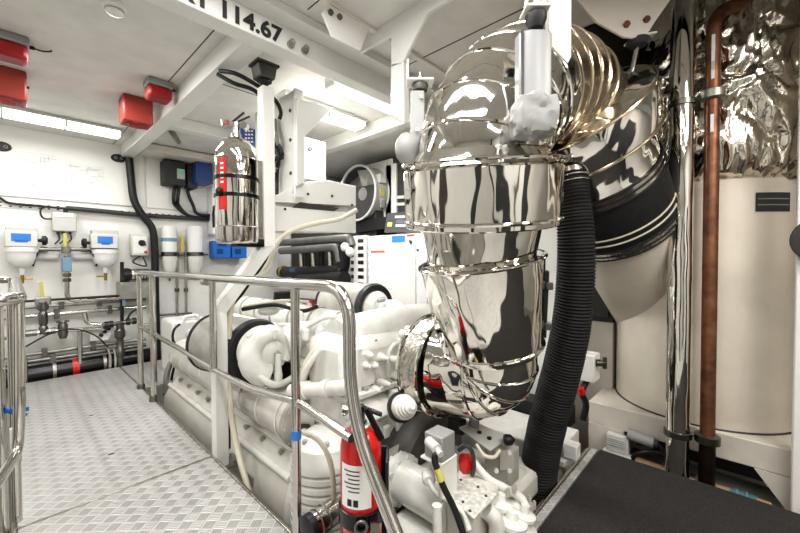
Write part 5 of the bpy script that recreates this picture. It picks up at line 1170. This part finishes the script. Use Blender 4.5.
# right hand side behind the hose
r = thing('grey_locker', 'dark grey locker standing behind the corrugated hose', 'locker', (3.2, 1.3, -.6))
a, b = at(588, 188, X=3.3), at(613, 330, X=3.3)
MB().box((3.3, b.y, .78), (3.9, a.y+.3, 2.0)).done('case', 'graphite', r, .008)
MB().box((3.28, b.y+.03, .82), (3.3, a.y+.26, 1.9)).done('door', 'cast_dark', r, .004)
MB().box((3.3, b.y, -.6), (3.9, a.y+.3, .78)).done('plinth', 'pedestal_white', r, .008)
r = thing('pale_panel', 'pale upright panel glimpsed between exhaust riser and corrugated hose', 'panel', (3.1, 1.6, -.5))
a, b = at(535, 190, X=3.0), at(560, 420, X=3.0); MB().box((3.0, b.y, -.6), (3.05, a.y+.35, 1.9)).done('sheet', 'beam_white', r, .004)
MB().box((2.985, a.y-.08, .9), (3.0, a.y-.05, 1.1)).done('handle', 'graphite', r)
tag(MB().box((2.81, .95, .02), (2.99, 2.4, .16)).done('gap_shade_sheet', 'black'), 'black sheet painting the shade of the gap low behind the exhaust elbow', 'panel')  # shade of the gap put in as a black box
r = thing('isolator_box', 'small white isolator box with a cable behind the corrugated hose', 'switch box', at(590, 385, d=2.6))
c = at(588, 366, d=2.62); MB().obox(c, (.14, .12, .19), XX).done('box', 'beam_white', r, .008)
c2 = at(596, 363, d=2.55); MB().lathe(c2, RGT, [(.025, 0), (.025, .03), (.015, .035), (.015, .06)], 14).obox(c2+RGT*.06, (.02, .02, .08), RGT).done('switch_lever', 'steel_dark', r)
MB().sweep(spline([c-ZZ*.09, at(582, 392, d=2.6), at(586, 405, d=2.6), at(583, 420, d=2.6)]), .022, 10).done('cable', 'black', r)
MB().cyl(at(580, 388, d=2.58), at(582, 394, d=2.58), .026, 12).done('red_sleeve', 'red', r)
r = thing('stanchion', 'pale upright post with a cap behind the mat corner', 'post', at(575, 470, d=2.4))
a = at(572, 453, d=2.35); MB().obox(a+ZZ*.02, (.08, .08, .09), XX).done('cap', 'beam_white', r, .006); MB().obox(a-ZZ*.45, (.06, .06, .9), XX).done('post', 'pedestal_white', r, .004)
MB().obox(a-ZZ*.06-RGT*.06, (.06, .04, .04), XX).done('latch', 'grey_pale', r, .004)

# ================================================================ LIGHT
def lamp(loc, sx, sy, e, col=(1, .985, .965), rot=(0, 0, 0)):
    l = bpy.data.lights.new('lamp', 'AREA'); l.shape = 'RECTANGLE'; l.size = sx; l.size_y = sy; l.energy = e; l.color = col
    o = bpy.data.objects.new('lamp', l); o.location = loc; o.rotation_euler = rot; COL.objects.link(o)
K = .97
lamp((-.0, 5.05, 2.62), 1.8, .25, 19*K); lamp((2.1, 2.98, 2.62), .9, .25, 40*K); lamp((2.1, 2.42, 2.64), .7, .12, 14*K)
lamp((.20, .9, 2.70), .14, 1.5, 26*K); lamp((.75, .9, 2.70), .14, 1.5, 26*K); lamp((-.2, -1.2, 2.70), .16, 1.6, 30*K); lamp((.8, -1.2, 2.70), .16, 1.6, 30*K); lamp((-1.2, 2.9, 2.70), .2, 1.6, 40*K)  # added fill strips without fittings, overhead and behind the viewer
lamp((1.75, -1.2, 2.70), .5, 1.2, 40*K, (1, .94, .86)); lamp((3.0, 4.6, 2.45), .8, .5, 20*K); lamp((.45, 3.4, 2.70), .2, 1.4, 26*K)  # more added fill without fittings, the warm one towards the silencer side
w = bpy.data.worlds.new('world'); SC.world = w; w.use_nodes = True; w.node_tree.nodes['Background'].inputs[0].default_value = (.9, .9, .88, 1); w.node_tree.nodes['Background'].inputs[1].default_value = .3

# ---------------------------------------------------------------- pieces of a part hang under that part
SUBS = {'axial_fan': {'warning_sticker': 'casing', 'data_plate': 'casing', 'blade': 'hub'},
 'marine_engine': {'cover_clip': 'crankcase_cover', 'data_plate': 'crankcase_cover', 'cover_bead': 'crankcase_cover', 'tube_band': 'charge_tube', 'tube_bolt': 'tube_end', 'turbo_bolt': 'turbo_housing', 'turbo_rib': 'turbo_housing', 'turbo_emblem': 'turbo_housing', 'cover_bolt': 'round_cover', 'flange_bolt': 'joint_flange', 'drum_bolt': 'grooved_drum', 'manifold_joint': 'intake_manifold', 'flange_boss': 'flywheel_flange', 'pipe_collar': 'coolant_pipe', 'casting_bolt': 'end_casting', 'cap_gasket': 'ribbed_cap', 'sensor_lead': 'valve_block', 'cast_rib': 'front_housing', 'arch_boss': 'front_housing'},
 'gearbox': {'plate_screw': 'top_plate', 'cooler_bolt': 'oil_cooler'},
 'exhaust_pipe': {'bend_seam': 'upper_bend', 'rib_seam': 'ribbed_bend', 'skirt_rim': 'outlet_skirt', 'band_bead': 'outlet_band', 'band_screw': 'outlet_band', 'sleeve_stripe': 'rubber_sleeve', 'band_edge': 'sleeve_band', 'clamp_ring': 'flange_wrap', 'elbow_seam': 'lower_elbow', 'latch': 'wide_shell', 'buckle': 'joint_strip'},
 'red_extinguisher': {'label_print': 'white_label', 'pictogram': 'white_label', 'clamp_catch': 'clamp_band'},
 'steel_extinguisher': {'label_lettering': 'label_band', 'gauge': 'valve_neck', 'safety_tag': 'valve_neck', 'valve_arm': 'valve_neck', 'buckle': 'strap', 'strap_tail': 'strap'},
 'junction_box': {'cable_gland': 'box', 'label_strip': 'box', 'top_gland': 'box'},
 'control_cabinet': {'hinge': 'door', 'key_latch': 'door', 'lettering': 'door', 'blue_label': 'door', 'logo_strip': 'door'},
 'switch_box': {'rotary_knob': 'front_plate', 'push_button': 'front_plate'}, 'fuel_filter': {'knob': 'head', 'lid': 'head', 'drain_tap': 'bowl', 'clamp_ring': 'bowl'},
 'motor_drive': {'display': 'keypad', 'keypad': 'case'}, 'alarm_sounder': {'horn_ring': 'horn'}, 'handrail': {'post_socket': 'post', 'joint_sleeve': 'top_rail', 'sticker_sleeve': 'stair_rail'},
 'exhaust_bracket': {'bolt': 'flange_plate', 'nut': 'shelf'}, 'silencer': {'label_lines': 'label_plate', 'base_seam': 'drum'}, 'battery_charger': {'label': 'box', 'dark_plate': 'box'},
 'hanger_mount': {'seam': 'canister', 'bolt': 'mount_plate'}, 'hanger_strut': {'bolt': 'strap'}, 'copper_pipe': {'pipe_marking': 'tube'}, 'bilge_pipe': {'tape_edge': 'tape_wrap'}, 'transfer_pump': {'cooling_ring': 'motor', 'end_cover': 'motor'},
 'corrugated_hose': {'lower_band': 'hose_body', 'hose_clip': 'spigot'}, 'wiring_enclosure': {'screw': 'side_panel'}, 'white_cabinet': {'latch': 'case', 'name_plate': 'case'}, 'blue_cabinet': {'keypad': 'case', 'latch': 'door'},
 'ceiling_light': {'clip': 'housing'}, 'terminal_box': {'cooling_ridge': 'box'}, 'control_actuator': {'plate_hole': 'drilled_plate'}, 'operator_console': {k: 'panel' for k in ('warning_sticker', 'keypad', 'display', 'name_strip', 'button_row')}, 'drawing_sheet': {'line_drawing': 'sheet'}, 'cartridge_filter': {'paper_band': 'canister', 'drain': 'bowl'}, 'starter_motor': {'band': 'barrel'}, 'carton': {'print_lines': 'box'}}
def stem_(o): return o.name.split('.')[0]
def mid_(o):
    vs = list(o.data.vertices); k = max(1, len(vs)//200); q = [v.co for v in vs[::k]]; return sum(q, V())/len(q)
kids_ = {}
for o in COL.objects: kids_.setdefault(o.parent, []).append(o)
for root in list(COL.objects):
    if root.parent is not None or stem_(root) not in SUBS: continue
    mp_ = SUBS[stem_(root)]; parts_ = [k for k in kids_.get(root, []) if k.type == 'MESH']
    for k in parts_:
        if stem_(k) in mp_:
            c_ = [p for p in parts_ if stem_(p) == mp_[stem_(k)]]
            if not c_ and stem_(k) == 'bolt': c_ = [p for p in parts_ if stem_(p) == 'gusset_plate']
            if c_: k.parent = min(c_, key=lambda p: (mid_(p)-mid_(k)).length)
bpy.context.view_layer.update()
